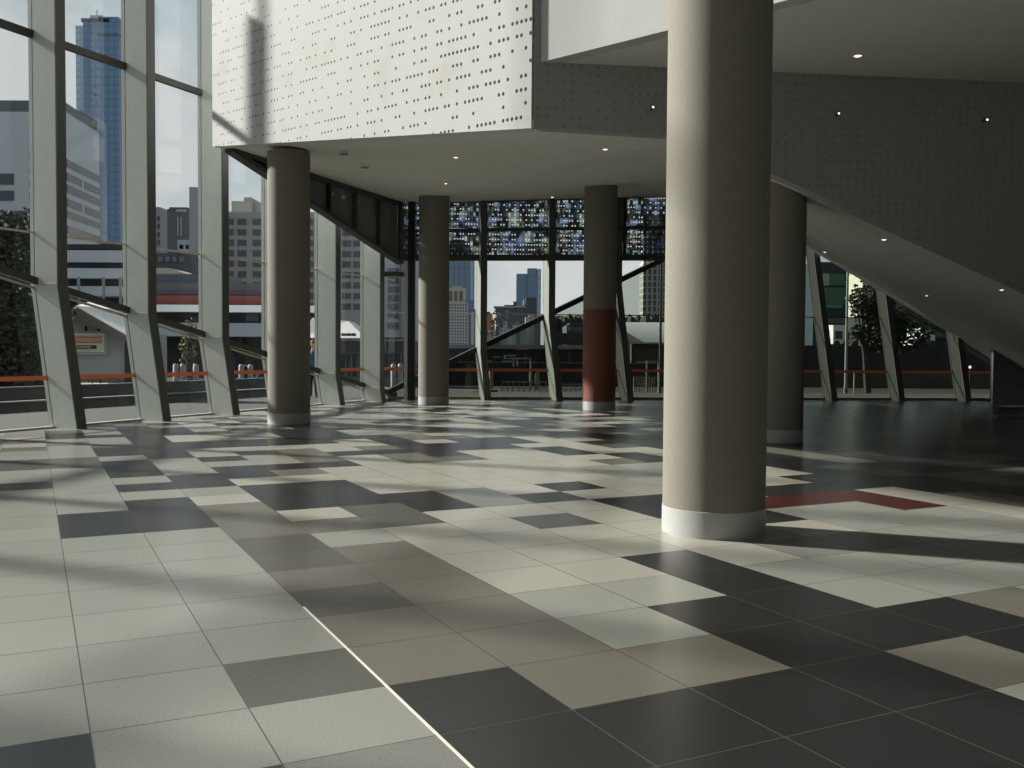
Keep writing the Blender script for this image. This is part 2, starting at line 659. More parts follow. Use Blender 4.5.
put('D', '-1:-1 -1:12 0:-2 0:7,8 1:7~9,11,13~15 2:11,12,16~23 2:-2,-1,-3 3:8~10,12,13,15,18,19,22~24 '
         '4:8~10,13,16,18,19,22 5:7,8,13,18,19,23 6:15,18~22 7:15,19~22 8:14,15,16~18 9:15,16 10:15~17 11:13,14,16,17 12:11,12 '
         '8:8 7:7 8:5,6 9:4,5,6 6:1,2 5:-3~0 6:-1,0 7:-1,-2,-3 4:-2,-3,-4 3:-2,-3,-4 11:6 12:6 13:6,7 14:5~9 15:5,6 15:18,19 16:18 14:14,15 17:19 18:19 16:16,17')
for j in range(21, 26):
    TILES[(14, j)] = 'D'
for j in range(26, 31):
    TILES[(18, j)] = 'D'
put('R', '10:5 11:5 12:4,5')
put('L', '6:-3 12:1 11:1 10:0,1 8:-2')


def tile_code(i, j):
    if (i, j) in TILES:
        return TILES[(i, j)]
    r = random.random()
    # dark stone prevails towards the far right
    y = OY + T_ * ((i + .5) * TU.y + (j + .5) * TV.y)
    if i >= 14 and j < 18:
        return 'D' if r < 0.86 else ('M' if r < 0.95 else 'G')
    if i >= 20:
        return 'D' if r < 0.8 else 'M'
    if y < 20:
        return 'L' if r < .42 else 'W' if r < .52 else 'D' if r < .74 else 'G' if r < .85 else 'M'
    return 'L' if r < .3 else 'W' if r < .62 else 'D' if r < .80 else 'K' if r < .9 else 'M'


def build_floor():
    me = bpy.data.meshes.new('floor')
    verts, faces, cols = [], [], []
    g = 0.0028

    def q(i, j, di, dj, z):
        p = Vector((OX, OY)) + TU * (T_ * i + di) + TV * (T_ * j + dj)
        return (p.x, p.y, z)
    for i in range(-24, 44):
        for j in range(-22, 54):
            c = Vector((OX, OY)) + TU * (T_ * (i + .5)) + TV * (T_ * (j + .5))
            if not (-19 < c.x < 18.4 and -8.2 < c.y < 32.5):
                continue
            if (c - P0).dot(FN) < -1.2:
                continue
            n = len(verts)
            verts += [q(i, j, g, g, 0), q(i + 1, j, -g, g, 0), q(i + 1, j + 1, -g, -g, 0), q(i, j + 1, g, -g, 0)]
            faces.append((n, n + 1, n + 2, n + 3))
            v = random.uniform(.94, 1.06)
            cols.append(tuple(x * v for x in COLR[tile_code(i, j)]))
            # grout joint on two sides
            dk = tile_code(i, j) == 'D'
            gc = (0.075, 0.072, 0.062) if dk else (0.06, 0.06, 0.055)
            n = len(verts)
            verts += [q(i, j, -g, -g, -.0005), q(i + 1, j, -g, -g, -.0005), q(i + 1, j, -g, g, -.0005), q(i, j, -g, g, -.0005)]
            faces.append((n, n + 1, n + 2, n + 3))
            cols.append(gc)
            n = len(verts)
            verts += [q(i, j, -g, g, -.0005), q(i, j, g, g, -.0005), q(i, j + 1, g, -g, -.0005), q(i, j + 1, -g, -g, -.0005)]
            faces.append((n, n + 1, n + 2, n + 3))
            cols.append(gc)
    me.from_pydata(verts, [], faces)
    at = me.color_attributes.new('tile_colour', 'FLOAT_COLOR', 'CORNER')
    k = 0
    for f, c in zip(faces, cols):
        for _ in f:
            at.data[k].color = (*c, 1)
            k += 1
    me.materials.append(M['tile'])
    bm = bmesh.new()
    bm.from_mesh(me)
    # trim the tiling along both glass walls
    for co, no in ((P0 - FN * 0.1, -FN), (C0 - EN * 0.1, -EN)):
        geom = bm.verts[:] + bm.edges[:] + bm.faces[:]
        bmesh.ops.bisect_plane(bm, geom=geom, plane_co=(co.x, co.y, 0), plane_no=(no.x, no.y, 0), clear_outer=True)
    bm.to_mesh(me)
    bm.free()
    o = bpy.data.objects.new('floor', me)
    COL.objects.link(o)
    tag(o, 'floor of large square stone tiles in black, grey, cream and dark red', kind='structure')


build_floor()

# painted highlight of the grout, a pale bar flush between two tile rows
mb = MB()
p = Vector((OX, OY)) + TU * (T_ * 2) + TV * (T_ * -4)
q = Vector((OX, OY)) + TU * (T_ * 2) + TV * (T_ * 2.4)
mb.bar((p.x, p.y, 0.0005), (q.x, q.y, 0.0005), 0.011, 0.004)
mb.build('trim_1', mat('grout_highlight', (0.75, 0.73, 0.66), 0.35, metal=0.3), label='thin painted highlight along the grout between tiles in the foreground', kind='structure')


# ------------------------------------------------------------------ left glass wall
def fin_section(k, h, d0, d1, thick):
    a, b = left_pt(k, h, d0), left_pt(k, h, d1)
    w = Vector((FD.x, FD.y, 0)) * thick
    return [a, b, b + w, a + w]


WL = empty('window_1', (0, 0, 0), 'tall left glass wall of deep grey mullions folding in towards the floor', kind='structure')
K0, K1 = -10, 5
for k in range(K0, K1 + 1):
    hk = fold_l(k)
    HT = {-1: 8.7, 0: 8.9, 1: 9.4, 2: 10.3}.get(k, 11.2) if k >= -1 else ROOF
    mb = MB()
    for h0, h1 in ((0, hk), (hk, HT)):
        mb.hexa(fin_section(k, h0, 0.0, 0.55, 0.21), fin_section(k, h1, 0.0, 0.55, 0.21))
    mb.build('mullion', 'fin', WL)
    mb = MB()
    for h0, h1 in ((0, hk), (hk, HT)):
        mb.hexa(fin_section(k, h0, 0.55, 0.58, 0.215), fin_section(k, h1, 0.55, 0.58, 0.215))  # dark strip in place of the shade on the room-facing edge
    mb.build('mullion_edge', 'fincap', WL, label='inner edge with its shade painted dark')
    mb = MB()
    for h0, h1 in ((0, hk), (hk, ROOF)):
        mb.hexa(fin_section(k, h0, -0.11, -0.022, 0.09), fin_section(k, h1, -0.11, -0.022, 0.09))
    mb.build('glazing_bar', 'bar', WL, label='white outer glazing bar')
    mb = MB()
    mb.hexa(fin_section(k, hk - .012, .04, .5, -.012), fin_section(k, hk + .012, .04, .5, -.012))
    mb.build('joint_plate', 'bar', WL)
for k in range(K0, K1 + 1):
    k2 = min(k + 1, 5.8)
    a, b = fold_l(k), fold_l(k2)
    th = Vector((FN.x, FN.y, 0)) * 0.012
    # lower pane, upper pane
    for nm, z0a, z0b, z1a, z1b in (('lower_pane', 0.03, 0.03, a, b), ('pane', a, b, ROOF, ROOF)):
        if nm == 'lower_pane' and b < 0.05:
            b = 0.05
        p = [left_pt(k, z0a, -.03), left_pt(k2, z0b, -.03), left_pt(k2, z1b, -.03), left_pt(k, z1a, -.03)]
        mb = MB()
        mb.hexa([p[0], p[1], p[1] + th, p[0] + th], [p[3], p[2], p[2] + th, p[3] + th])
        mb.build(nm, 'glass', WL)
    for h, w, t, mm, nm in ((3.63, .05, .035, 'thin', 'thin_transom'), (7.28, .11, .13, 'rail', 'transom'), (10.95, .11, .13, 'rail', 'transom')):
        if h > 9 and k >= -2:
            continue
        mb = MB()
        mb.bar(left_pt(k, h, -.02), left_pt(k2, h, -.02), w, t)
        mb.build(nm, mm, WL)
    mb = MB()
    mb.bar(left_pt(k, a + .07, .02), left_pt(k2, b + .07, .02), .12, .13)
    mb.build('fold_rail', 'rail', WL, label='dark rail along the fold')
    mb = MB()
    mb.bar(left_pt(k, max(a - .05, .03), -.05), left_pt(k2, max(b - .05, .03), -.05), .05, .04)
    mb.build('fold_bead', 'thin', WL)
    mb = MB()
    mb.bar(left_pt(k, .93, -.012), left_pt(k2, .93, -.012), .008, .085)
    mb.build('safety_strip', 'strip', WL, label='orange safety strip on the glass')
    mb = MB()
    mb.bar(left_pt(k, .012, -.05), left_pt(k2, .012, -.05), .12, .05)
    mb.build('sill', 'bar', WL)
# added unseen panels high on the glass, shaped to shade the right-hand floor
prof = [(-1.45, 9.5, 12.0), (-1.0, 8.95, 12.0), (-.4, 8.25, 11.0), (0, 8.35, 10.1), (.35, 8.65, 9.1)]
for (ka, ha, ta), (kb, hb, tb_) in zip(prof[:-1], prof[1:]):
    mb = MB()
    mb.hexa([left_pt(ka, ha, -.2), left_pt(kb, hb, -.2), left_pt(kb, hb, -.12), left_pt(ka, ha, -.12)],
            [left_pt(ka, ta, -.2), left_pt(kb, tb_, -.2), left_pt(kb, tb_, -.12), left_pt(ka, ta, -.12)])
    mb.build('shade_panel', 'fin', WL)

# ------------------------------------------------------------------ far glass wall
WF = empty('window_2', (0, 0, 0), 'far glass wall with leaning dark mullions and a slanting beam', kind='structure')
FTOP = 6.75
far_s = [2.80 + 2.175 * i for i in range(8)]


def far_section(s, h, d0, d1, thick, ang):
    ndir = (EN * math.cos(ang) + ED * math.sin(ang))
    base = far_pt(s, h)
    a = base + Vector((ndir.x, ndir.y, 0)) * d0
    b = base + Vector((ndir.x, ndir.y, 0)) * d1
    w = Vector((ED.x, ED.y, 0)) * thick
    return [a, b, b + w, a + w]


for i, s in enumerate(far_s):
    ang = 0.20 if i < 4 else 0.0
    hk = min(far_fold((C0 + ED * s).x), FTOP - .2)
    mb = MB()
    for h0, h1 in ((0, hk), (hk, FTOP)):
        mb.hexa(far_section(s, h0, .0, .50, .19, ang), far_section(s, h1, .0, .50, .19, ang))
    mb.build('mullion', 'fin_f' if i < 2 else 'fin_shaded', WF)  # mullions out of the sun get the shade in their colour
    mb = MB()
    for h0, h1 in ((0, hk), (hk, FTOP)):
        mb.hexa(far_section(s, h0, .50, .53, .195, ang), far_section(s, h1, .50, .53, .195, ang))
    mb.build('mullion_edge', 'fincap', WF, label='inner edge with its shade painted dark')
    mb = MB()
    for h0, h1 in ((0, hk), (hk, FTOP)):
        mb.hexa(far_section(s, h0, -.09, -.02, .06, ang), far_section(s, h1, -.09, -.02, .06, ang))
    mb.build('glazing_bar', 'fin_f' if i < 2 else 'fin_shaded', WF)
ss = [0.0] + far_s + [19.8]
for s0, s1 in zip(ss[:-1], ss[1:]):
    a, b = [min(far_fold((C0 + ED * s).x), FTOP - .25) for s in (s0, s1)]
    th = Vector((EN.x, EN.y, 0)) * 0.012
    for nm, z0, z1a, z1b, mm in (('lower_pane', .03, a, b, 'glass_t'), ('pane', None, FTOP, FTOP, 'glass')):
        p = [far_pt(s0, z0 if z0 else a, -.03), far_pt(s1, z0 if z0 else b, -.03), far_pt(s1, z1b, -.03), far_pt(s0, z1a, -.03)]
        mb = MB()
        mb.hexa([p[0], p[1], p[1] + th, p[0] + th], [p[3], p[2], p[2] + th, p[3] + th])
        mb.build(nm, mm, WF)
    if s0 < 9:
        mb = MB()
        mb.bar(far_pt(s0, a + .06, .0), far_pt(s1, b + .06, .0), .14, .15)
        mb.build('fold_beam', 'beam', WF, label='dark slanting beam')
        mb = MB()
        mb.bar(far_pt(s0, a + .15, -.07), far_pt(s1, b + .15, -.07), .03, .035)
        mb.build('fold_bead', 'bar', WF)
    mb = MB()
    mb.bar(far_pt(s0, 2.62, -.02), far_pt(s1, 2.62, -.02), .04, .03)
    mb.build('thin_transom', 'thin' if s0 < 4 else 'rail', WF)
    mb = MB()
    mb.bar(far_pt(s0, .90, -.012), far_pt(s1, .90, -.012), .008, .085)
    mb.build('safety_strip', 'strip', WF, label='orange safety strip on the glass')
    mb = MB()
    mb.bar(far_pt(s0, .03, -.06), far_pt(s1, .03, -.06), .14, .10)
    mb.build('sill', 'concrete', WF)

# corner post and door frame where the two glass walls meet
dp = empty('door_1', (-3.1, 28.3, 0), 'dark corner post with a glazed door frame beside it', kind='structure')
mb = MB()
mb.box(.02, .22, -.12, .12, 0, 5.85)
mb.build('corner_post', 'beam', dp)
mb = MB()
mb.box(-.10, -.005, -.03, .06, 0, 4.1)
mb.build('door_jamb', 'bar', dp)
mb = MB()
mb.box(-.78, -.10, -.05, .05, 3.66, 3.80)
mb.build('door_head', 'rail', dp)

# ------------------------------------------------------------------ columns
colproto = None


def column(x, y, top, label, red=None):
    c = empty('column', (x, y, 0), label, 'column', 'round columns of the hall')
    mb = MB()
    mb.lathe([(.42, .2), (.42, top)], seg=72)
    mb.build('shaft', 'concrete', c, smooth=True)
    mb = MB()
    mb.lathe([(.424, 0), (.424, .214), (.42, .216)], seg=72)
    mb.build('base_ring', 'ring', c, smooth=True, label='pale metal ring at the foot')
    if red:
        mb = MB()
        mb.lathe([(.4215, .217), (.4215, red)], seg=72)
        mb.build('red_band', 'red_paint', c, smooth=True, label='red painted lower band')


column(1.685, 7.92, H2 + 8.7, 'largest and nearest round concrete column, half sunlit, with pale ring foot')
column(-4.50, 19.27, 5.42, 'round column under the left half of the white perforated box')
column(-2.165, 26.35, 5.80, 'slim far round column beside the glass corner, its left side sunlit')
column(2.23, 24.45, 5.80, 'far round column painted red in its lower part', 2.55)
column(4.47, 16.05, 4.45, 'round column in shadow just behind the nearest large column')

# ------------------------------------------------------------------ ceilings and walls
mb = MB()
for tri in ((A, B, E_), (B, C, E_), (C, D, E_), (C, F_, G), (C, G, D), (F_, F2_, G), (F2_, G2_, G)):
    lo = [Vector(p) for p in tri]
    hi = [p + Vector((0, 0, .12)) for p in lo]
    mb.face(lo)
    mb.face(hi[::-1])
# outer rims
for p, q in ((A, B), (B, C), (C, F_), (F_, F2_), (F2_, G2_), (G2_, G), (G, D), (D, E_), (E_, A)):
    p, q = Vector(p), Vector(q)
    u = Vector((0, 0, .12))
    mb.face([p, q, q + u, p + u])
mb.build('ceiling', 'soffit', label='low grey ceiling under the white box, folding down to the right', kind='structure')

W0 = Vector((0.419, 14.482))
W1 = W0 + Vector((0.752, -0.659)) * 11.6


def slab(name, a, b, t, z0a, z0b, z1, m, label, side=1):
    """vertical wall slab between plan points a and b, thickened away from the camera"""
    a, b = Vector(a[:2]), Vector(b[:2])
    d = (b - a).normalized()
    n = Vector((-d.y, d.x)) * t * side
    f = n.normalized() * -.02
    a, b = a + f, b + f
    mb = MB()
    mb.prism([a, b, b + n, a + n], [z0a, z0b, z0b, z0a], z1)
    return mb.build(name, m, label=label, kind='structure')


slab('wall_center', (A[0] - .10, A[1] + .082), B, .25, A[2] - .02, B[2] - .02, ROOF, 'board', 'white perforated wall hanging above the low ceiling, rows of small black holes')
slab('wall_left', E_, A, .2, E_[2] + .12, A[2] + .12, ROOF, 'white', 'side of the white box facing the left glass wall', 1)
DB0, DB1 = (0.30, 14.489), (9.4, 15.573)
# dark lining behind: bottom edge level to C, then falling to the right
mb = MB()
d = Vector((DB1[0] - DB0[0], DB1[1] - DB0[1])).normalized()
n = Vector((-d.y, d.x)) * .22
f = n.normalized() * -.02
cx = [Vector(DB0), Vector((C[0], C[1])), Vector((F_[0], F_[1])), Vector((17.2, 16.5))]
zb = [B[2] - .01, C[2] - .01, F_[2] - .01, 0.0]
for k in range(3):
    a, b = cx[k] + f, cx[k + 1] + f
    z1b = zb[k + 1] if k < 2 else 0.0
    z1a = zb[k] if k < 2 else F_[2] - .01
    mb.prism([a, b, b + n, a + n], [z1a, z1b if k < 2 else -2.0, z1b if k < 2 else -2.0, z1a], ROOF)
mb.build('wall_far', 'lining', label='dark lining above the low ceiling to the right of the white box', kind='structure')
slab('wall_upper', W0, W1, .25, H2 - .006, H2 - .006, ROOF, 'white', 'plain white wall high up behind the nearest column')
mb = MB()
poly = [W0, W1, Vector((17.2, W1.y)), Vector((17.2, 16.6)), Vector(DB0)]
mb.prism(poly, H2, H2 + .15)
mb.build('ceiling.001', 'soffit', label='upper grey ceiling at the top right with one bright downlight', kind='structure')
mb = MB()
r0, r1 = P0 + FD * (STEP * -11) - FN * 1.6, P0 + FD * (STEP * 5.86) - FN * .3
mb.prism([r0, (17.6, r0.y), (17.6, 31.2), r1], ROOF, ROOF + .3)
mb.build('ceiling.002', 'white', label='high roof over the hall', kind='structure')
mb = MB()
mb.box(17.2, 17.5, -5.9, 31.0, 0, ROOF)
mb.build('wall_right', 'darkwall', label='dark right-hand wall of the hall', kind='structure')
mb = MB()
mb.box(-18.6, 17.2, -5.9, -5.6, 0, ROOF)
mb.build('wall_back', 'darkwall', label='dark wall behind the viewpoint', kind='structure')
# blank dark wall closing the far right corner
mb = MB()
mb.prism([(14.2, 28.2), (17.2, 28.45), (17.2, 28.6), (14.2, 28.35)], 0, 4.2)
mb.build('wall_corner', mat('blue_black_panel', (0.14, 0.15, 0.16), .6), label='blank blue-black panel wall at the far right', kind='structure')
mb = MB()
mb.prism([(11.3, 22.2), (17.2, 22.8), (17.2, 22.95), (11.3, 22.35)], 0, .06)
mb.build('trim_2', mat('grey_floor_strip', (0.16, 0.165, 0.16), .5), label='pale strip on the floor before the dark corner', kind='structure')


# ------------------------------------------------------------------ perforated screens
def screen(name, label, pts, t, nrm, mm, rows, cols, bottom):
    """pts: (x, y, z_low, z_high) along the top line; a framed sheet with rails and posts"""
    o = empty(name, (pts[0][0], pts[0][1], 0), label, 'screen')
    base = Vector((pts[0][0], pts[0][1], 0))
    off = Vector((nrm[0], nrm[1], 0)) * t
    for (p, q) in zip(pts[:-1], pts[1:]):
        a0, a1 = Vector((p[0], p[1], p[2])) - base, Vector((p[0], p[1], p[3])) - base
        b0, b1 = Vector((q[0], q[1], q[2])) - base, Vector((q[0], q[1], q[3])) - base
        w = (Vector((q[0] - p[0], q[1] - p[1]))).length
        mb = MB()
        uvf = [(0, p[2]), (w, q[2]), (w, q[3]), (0, p[3])]
        mb.face([a0, b0, b1, a1], uvf)
        s2 = off * .08
        mb.face([a0 + s2, a1 + s2, b1 + s2, b0 + s2], [uvf[0], uvf[3], uvf[2], uvf[1]])
        mb.build('perforated_sheet', mm, o)
        for k in range(rows + 1):
            f = k / rows
            h = bottom if k == 0 else .09
            mb = MB()
            u = Vector((0, 0, h * .5 if k == 0 else (-h * .5 if k == rows else 0)))
            mb.bar(a0.lerp(a1, f) + off * .5 + u, b0.lerp(b1, f) + off * .5 + u, t, h)
            mb.build('rail', 'screen_d', o)
        for k in range(cols + 1):
            f = k / cols
            mb = MB()
            mb.bar(a0.lerp(b0, f) + off * .4, a1.lerp(b1, f) + off * .4, .09, .10, up=(nrm[0], nrm[1], 0))
            mb.build('post', 'screen_d', o)
    return o


dl = Vector((E_[0] - A[0], E_[1] - A[1])).normalized()


def on_ae(f, zl):
    return (A[0] + (E_[0] - A[0]) * f, A[1] + (E_[1] - A[1]) * f, zl, A[2] + (E_[2] - A[2]) * f - .02)


screen('perforated_screen', 'dark perforated screen hanging along the left glass wall, its lower edge slanting down',
       [on_ae(.03, 5.56), on_ae(.5, 4.80), on_ae(.975, 4.03)], .22, (dl.y, -dl.x), 'screen_l', 1, 3, .10)
fy = -.75


def on_far(s):
    p = C0 + ED * s
    return (p.x, p.y + .0, 4.17 + .016 * s, 5.93 + .048 * s)


screen('perforated_screen', 'dark perforated screen with coloured glints above the far glass wall, two rows high',
       [on_far(.42), on_far(2.85), on_far(5.03), on_far(7.20), on_far(9.4)], .16, (EN.x, EN.y), 'screen', 2, 1, .18)


# ------------------------------------------------------------------ downlights, vents
def downlight(x, y, z, r, label, nm='downlight', group='ceiling downlights'):
    r *= .78
    o = empty(nm, (x, y, z), label, 'ceiling light', group)
    mb = MB()
    mb.lathe([(r * 1.25, .0), (r * 1.25, -.012), (r, -.016), (r, .0)], seg=20)
    mb.build('bezel', 'fixture', o)
    mb = MB()
    mb.lathe([(r * .98, -.004), (r * .6, -.022), (.001, -.028)], seg=20)
    mb.build('lamp', 'lamp', o)
    return o


downlight(5.0, 14.05, H2, .075, 'brightest downlight, alone in the upper ceiling at top right')
downlight(1.55, 16.27, 4.915, .06, 'downlight in the low ceiling left of the nearest column')
downlight(1.0, 24.6, 5.44, .05, 'faint downlight in the low ceiling above the far glass wall')
downlight(-1.09, 18.2, 5.15, .06, 'downlight in the low ceiling nearest the middle of the white box edge')
downlight(-1.59, 22.65, 5.43, .05, 'small downlight above the slim far column')


def soff_z(x, y):
    """height of the sloping ceiling triangle C-F-G"""
    c, f, g = Vector(C), Vector(F_), Vector(G)
    n = (f - c).cross(g - c)
    return c.z - (n.x * (x - c.x) + n.y * (y - c.y)) / n.z


for x, y, r, lb in ((6.42, 16.6, .06, 'downlight highest on the sloping ceiling, right of the shaded column'),
                    (7.40, 22.75, .05, 'downlight on the sloping ceiling above the right window, near its top corner'),
                    (9.75, 22.55, .05, 'downlight on the sloping ceiling above the second leaning mullion'),
                    (8.40, 16.45, .055, 'rightmost downlight on the sloping ceiling')):
    downlight(x, y, soff_z(x, y) - .004, r, lb)


def spotlight(x, y, z, label):
    o = empty('wall_spotlight', (x, y, z), label, 'wall light', 'spotlights on the dark lining')
    mb = MB()
    mb.tube([(0, .10, 0), (0, -.02, 0)], .028, 12)
    mb.build('housing', 'fincap', o)
    mb = MB()
    mb.tube([(0, -.02, -.01), (0, -.030, -.012)], [.017, .012], 12)
    mb.build('lamp', 'lamp', o)


spotlight(2.105, 14.58, 5.19, 'small spotlight on the dark lining just left of the nearest column')
spotlight(5.03, 14.93, 5.20, 'small spotlight on the dark lining right of the nearest column')
spotlight(7.47, 15.22, 5.19, 'small spotlight on the dark lining near the right edge')
for x, y, z, lb in ((-3.33, 18.9, 5.33, 'small round vent in the low ceiling nearer the white box edge'),
                    (-3.2, 20.7, 5.41, 'small round vent in the low ceiling farther from the white box edge')):
    o = empty('ceiling_vent', (x, y, z), lb, 'vent', 'vents in the low ceiling')
    mb = MB()
    mb.lathe([(.085, .0), (.085, -.008), (.07, -.012), (.001, -.012)], seg=24)
    mb.build('grille', 'vent', o)

# ------------------------------------------------------------------ outside
def at(px, py, depth):
    """point at a given distance ahead that is seen at px, py of the 1024 x 768 photograph"""
    x, y = px - 512, py - 384
    x, y = x + 0.0065 * y, y - 0.0065 * x
    c, s = math.cos(PITCH), math.sin(PITCH)
    up, fw = -y / 955.0 * c - s, c - y / 955.0 * s
    k = depth / fw
    return Vector((x / 955.0 * k, depth, EYE + up * k))


X = {
    'paving': mat('grey_paving', (0.048, 0.05, 0.048), .8, noise=.08, nscale=1.5),
    'yard': mat('brown_ballast', (0.016, 0.015, 0.013), .95, noise=.25, nscale=.6),
    'office': mat('blue_white_cladding', (0.50, 0.545, 0.60), .6),
    'office_glass': mat('dark_strip_glazing', (0.06, 0.068, 0.08), .25),
    'tower_blue': grid_facade_mat('blue_curtain_wall', (0.10, 0.19, 0.32), (0.13, 0.245, 0.40), 3.2, 3.6, .62, .7, .3),
    'tower_pale': grid_facade_mat('pale_blue_curtain_wall', (0.30, 0.42, 0.52), (0.38, 0.50, 0.60), 4.0, 3.6, .5, .6, .3),
    'tower_mid': grid_facade_mat('slate_blue_curtain_wall', (0.12, 0.185, 0.28), (0.16, 0.245, 0.36), 5.0, 40, .7, .97, .3),
    'steel_dark': mat('roof_plant_metal', (0.10, 0.13, 0.16), .6),
    'beige': mat('beige_office_concrete', (0.37, 0.375, 0.355), .8, noise=.04, nscale=.5),
    'beige_glass': mat('grey_office_glass', (0.075, 0.088, 0.105), .3),
    'apart': mat('pale_grey_render', (0.44, 0.475, 0.50), .8),
    'brown': mat('dark_brown_cladding', (0.11, 0.112, 0.122), .8),
    'slim': mat('grey_lavender_panel', (0.32, 0.35, 0.385), .7),
    'cream': mat('cream_render', (0.56, 0.53, 0.44), .8),
    'lit': mat('pale_stone', (0.52, 0.46, 0.37), .8),
    'dotted': grid_facade_mat('white_wall_with_round_windows', (0.5, 0.51, 0.53), (0.035, 0.04, 0.045), 1.72, 1.85, .52, .55, .7),
    'striped': grid_facade_mat('beige_banded_apartments', (0.44, 0.435, 0.385), (0.085, 0.10, 0.115), 2.5, 3.1, .62, .80, .7),
    'slate': mat('dark_slate_cladding', (0.085, 0.09, 0.105), .7),
    'slate_l': mat('mid_slate_panel', (0.17, 0.19, 0.215), .7),
    'orange_brick': mat('orange_brick', (0.40, 0.20, 0.085), .85, noise=.15, nscale=1),
    'red': mat('red_fascia_paint', (0.25, 0.06, 0.055), .6),
    'roofwhite': mat('white_metal_roof', (0.83, 0.84, 0.85), .6),
    'roofblue': mat('pale_blue_roof', (0.50, 0.56, 0.63), .5),
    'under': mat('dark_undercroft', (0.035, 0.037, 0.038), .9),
    'shed': mat('grey_weatherboard', (0.33, 0.36, 0.395), .8),
    'shedtrim': mat('brown_barge_board', (0.17, 0.15, 0.145), .8),
    'signwhite': mat('sign_white', (0.6, 0.64, 0.6), .5),
    'signorange': mat('sign_orange', (0.60, 0.22, 0.07), .6),
    'signblack': mat('sign_black', (0.03, 0.032, 0.033), .5),
    'ledge': mat('cream_ledge', (0.62, 0.58, 0.48), .8),
    'wallgrey': mat('dark_grey_plinth', (0.055, 0.062, 0.065), .8),
    'coping': mat('grey_coping', (0.13, 0.14, 0.14), .7),
    'post': mat('galvanised_steel', (0.26, 0.28, 0.28), .5),
    'timber': mat('weathered_timber', (0.27, 0.22, 0.15), .9),
    'leaf': mat('dark_green_leaf', (0.035, 0.045, 0.026), .7, noise=.5, nscale=2),
    'leafy': mat('yellow_green_leaf', (0.16, 0.15, 0.07), .7, noise=.4, nscale=2),
    'twig': mat('brown_twig', (0.13, 0.10, 0.08), .9),
    'bark': mat('dark_bark', (0.05, 0.042, 0.035), .9),
    'corr': mat('corrugated_grey_roof', (0.37, 0.385, 0.40), .6),
    'gable': mat('yellow_gable_boards', (0.60, 0.44, 0.20), .8),
    'brownwall': mat('dark_brown_wall', (0.075, 0.064, 0.052), .9),
    'green': mat('green_tinted_glass', (0.06, 0.16, 0.115), .3),
    'greenpale': mat('pale_green_panel', (0.36, 0.42, 0.36), .6),
    'greenline': mat('bright_green_band', (0.10, 0.36, 0.17), .6),
    'navy': mat('navy_panel', (0.03, 0.045, 0.06), .5),
    'skin': mat('skin', (0.42, 0.25, 0.17), .6),
    'hair': mat('brown_hair', (0.10, 0.05, 0.025), .7),
    'shirt': mat('blue_shirt', (0.03, 0.07, 0.22), .8),
    'trousers': mat('dark_trousers', (0.02, 0.022, 0.03), .85),
    'sign_red': mat('orange_red_sign', (0.55, 0.14, 0.06), .6),
}
M.update({'x_' + k: v for k, v in X.items()})

# ground outside both glass walls
def plan(pts, z0, z1, name, m, label, kind='structure'):
    mb = MB()
    mb.prism([Vector(p) for p in pts], z0, z1)
    return mb.build(name, m, label=label, kind=kind)


lf = [P0 + FD * (STEP * k) - FN * .09 for k in (-11, 5.86)]
cor = C0 - EN * .09
fr = C0 + ED * 22 - EN * .09
mb = MB()
mb.prism([lf[0], lf[0] - FN * 13, lf[1] - FN * 13 + FD * 8, lf[1] + FD * 8, cor], -.25, -.012)
mb.build('ground', 'x_paving', label='pale paving outside the left glass wall', kind='structure')
mb = MB()
mb.prism([cor, lf[1] + FD * 5, (-2.0, 34.6), (24, 36.6), fr], -.25, -.014)
mb.build('ground.001', mat('brown_paving', (0.05, 0.047, 0.039), .9, noise=.1, nscale=1), label='brown paving outside the far glass wall', kind='structure')
mb = MB()
mb.prism([(-420, -60), (-420, 1500), (600, 1500), (600, -60)], -.6, -.30)
mb.build('ground.002', 'x_yard', label='dark open ground around the building', kind='structure')


def wbox(mb, p0, p1, depth_y, z0, z1, mi=0):
    """box whose front face runs from p0 to p1 in plan (seen from the hall), depth_y metres deep"""
    p0, p1 = Vector(p0[:2]), Vector(p1[:2])
    d = (p1 - p0).normalized()
    n = Vector((-d.y, d.x)) * depth_y
    mb.prism([p0, p1, p1 + n, p0 + n], z0, z1, mi)


def wall_windows(parent, p0, p1, zs, us, m, name='window', proud=.06):
    """window boxes on the front from p0 to p1; zs list of (z0, z1), us list of (u0, u1) metres"""
    p0, p1 = Vector(p0[:2]), Vector(p1[:2])
    d = (p1 - p0).normalized()
    n = Vector((-d.y, d.x))
    for z0, z1 in zs:
        for u0, u1 in us:
            a, b = p0 + d * u0 - n * proud, p0 + d * u1 - n * proud
            mb = MB()
            mb.prism([a, b, b + n * .3, a + n * .3], z0, z1)
            mb.build(name, m, parent)


# --- white office with strip windows, far left
o = empty('office_building', (0, 0, 0), 'pale blue-white office block with dark strip windows at far left', 'building')
f0, f1 = at(-90, 107, 92), at(66, 112, 92)
r1 = at(99, 133, 101)
top = f1.z
mb = MB()
mb.prism([f0.xy, f1.xy, r1.xy, (r1.x - 40, r1.y + 10), (f0.x, r1.y + 10)], -.3, top)
mb.build('wall', 'x_office', o)
mb = MB()
mb.prism([(f0.x, f0.y + .5), (f1.x - .5, f1.y + .5), (r1.x - .5, r1.y), (f0.x, r1.y)], top + .004, top + 1.2)
mb.build('roof_parapet', 'x_steel_dark', o)


def zat(py, depth, px=512):
    return at(px, py, depth).z


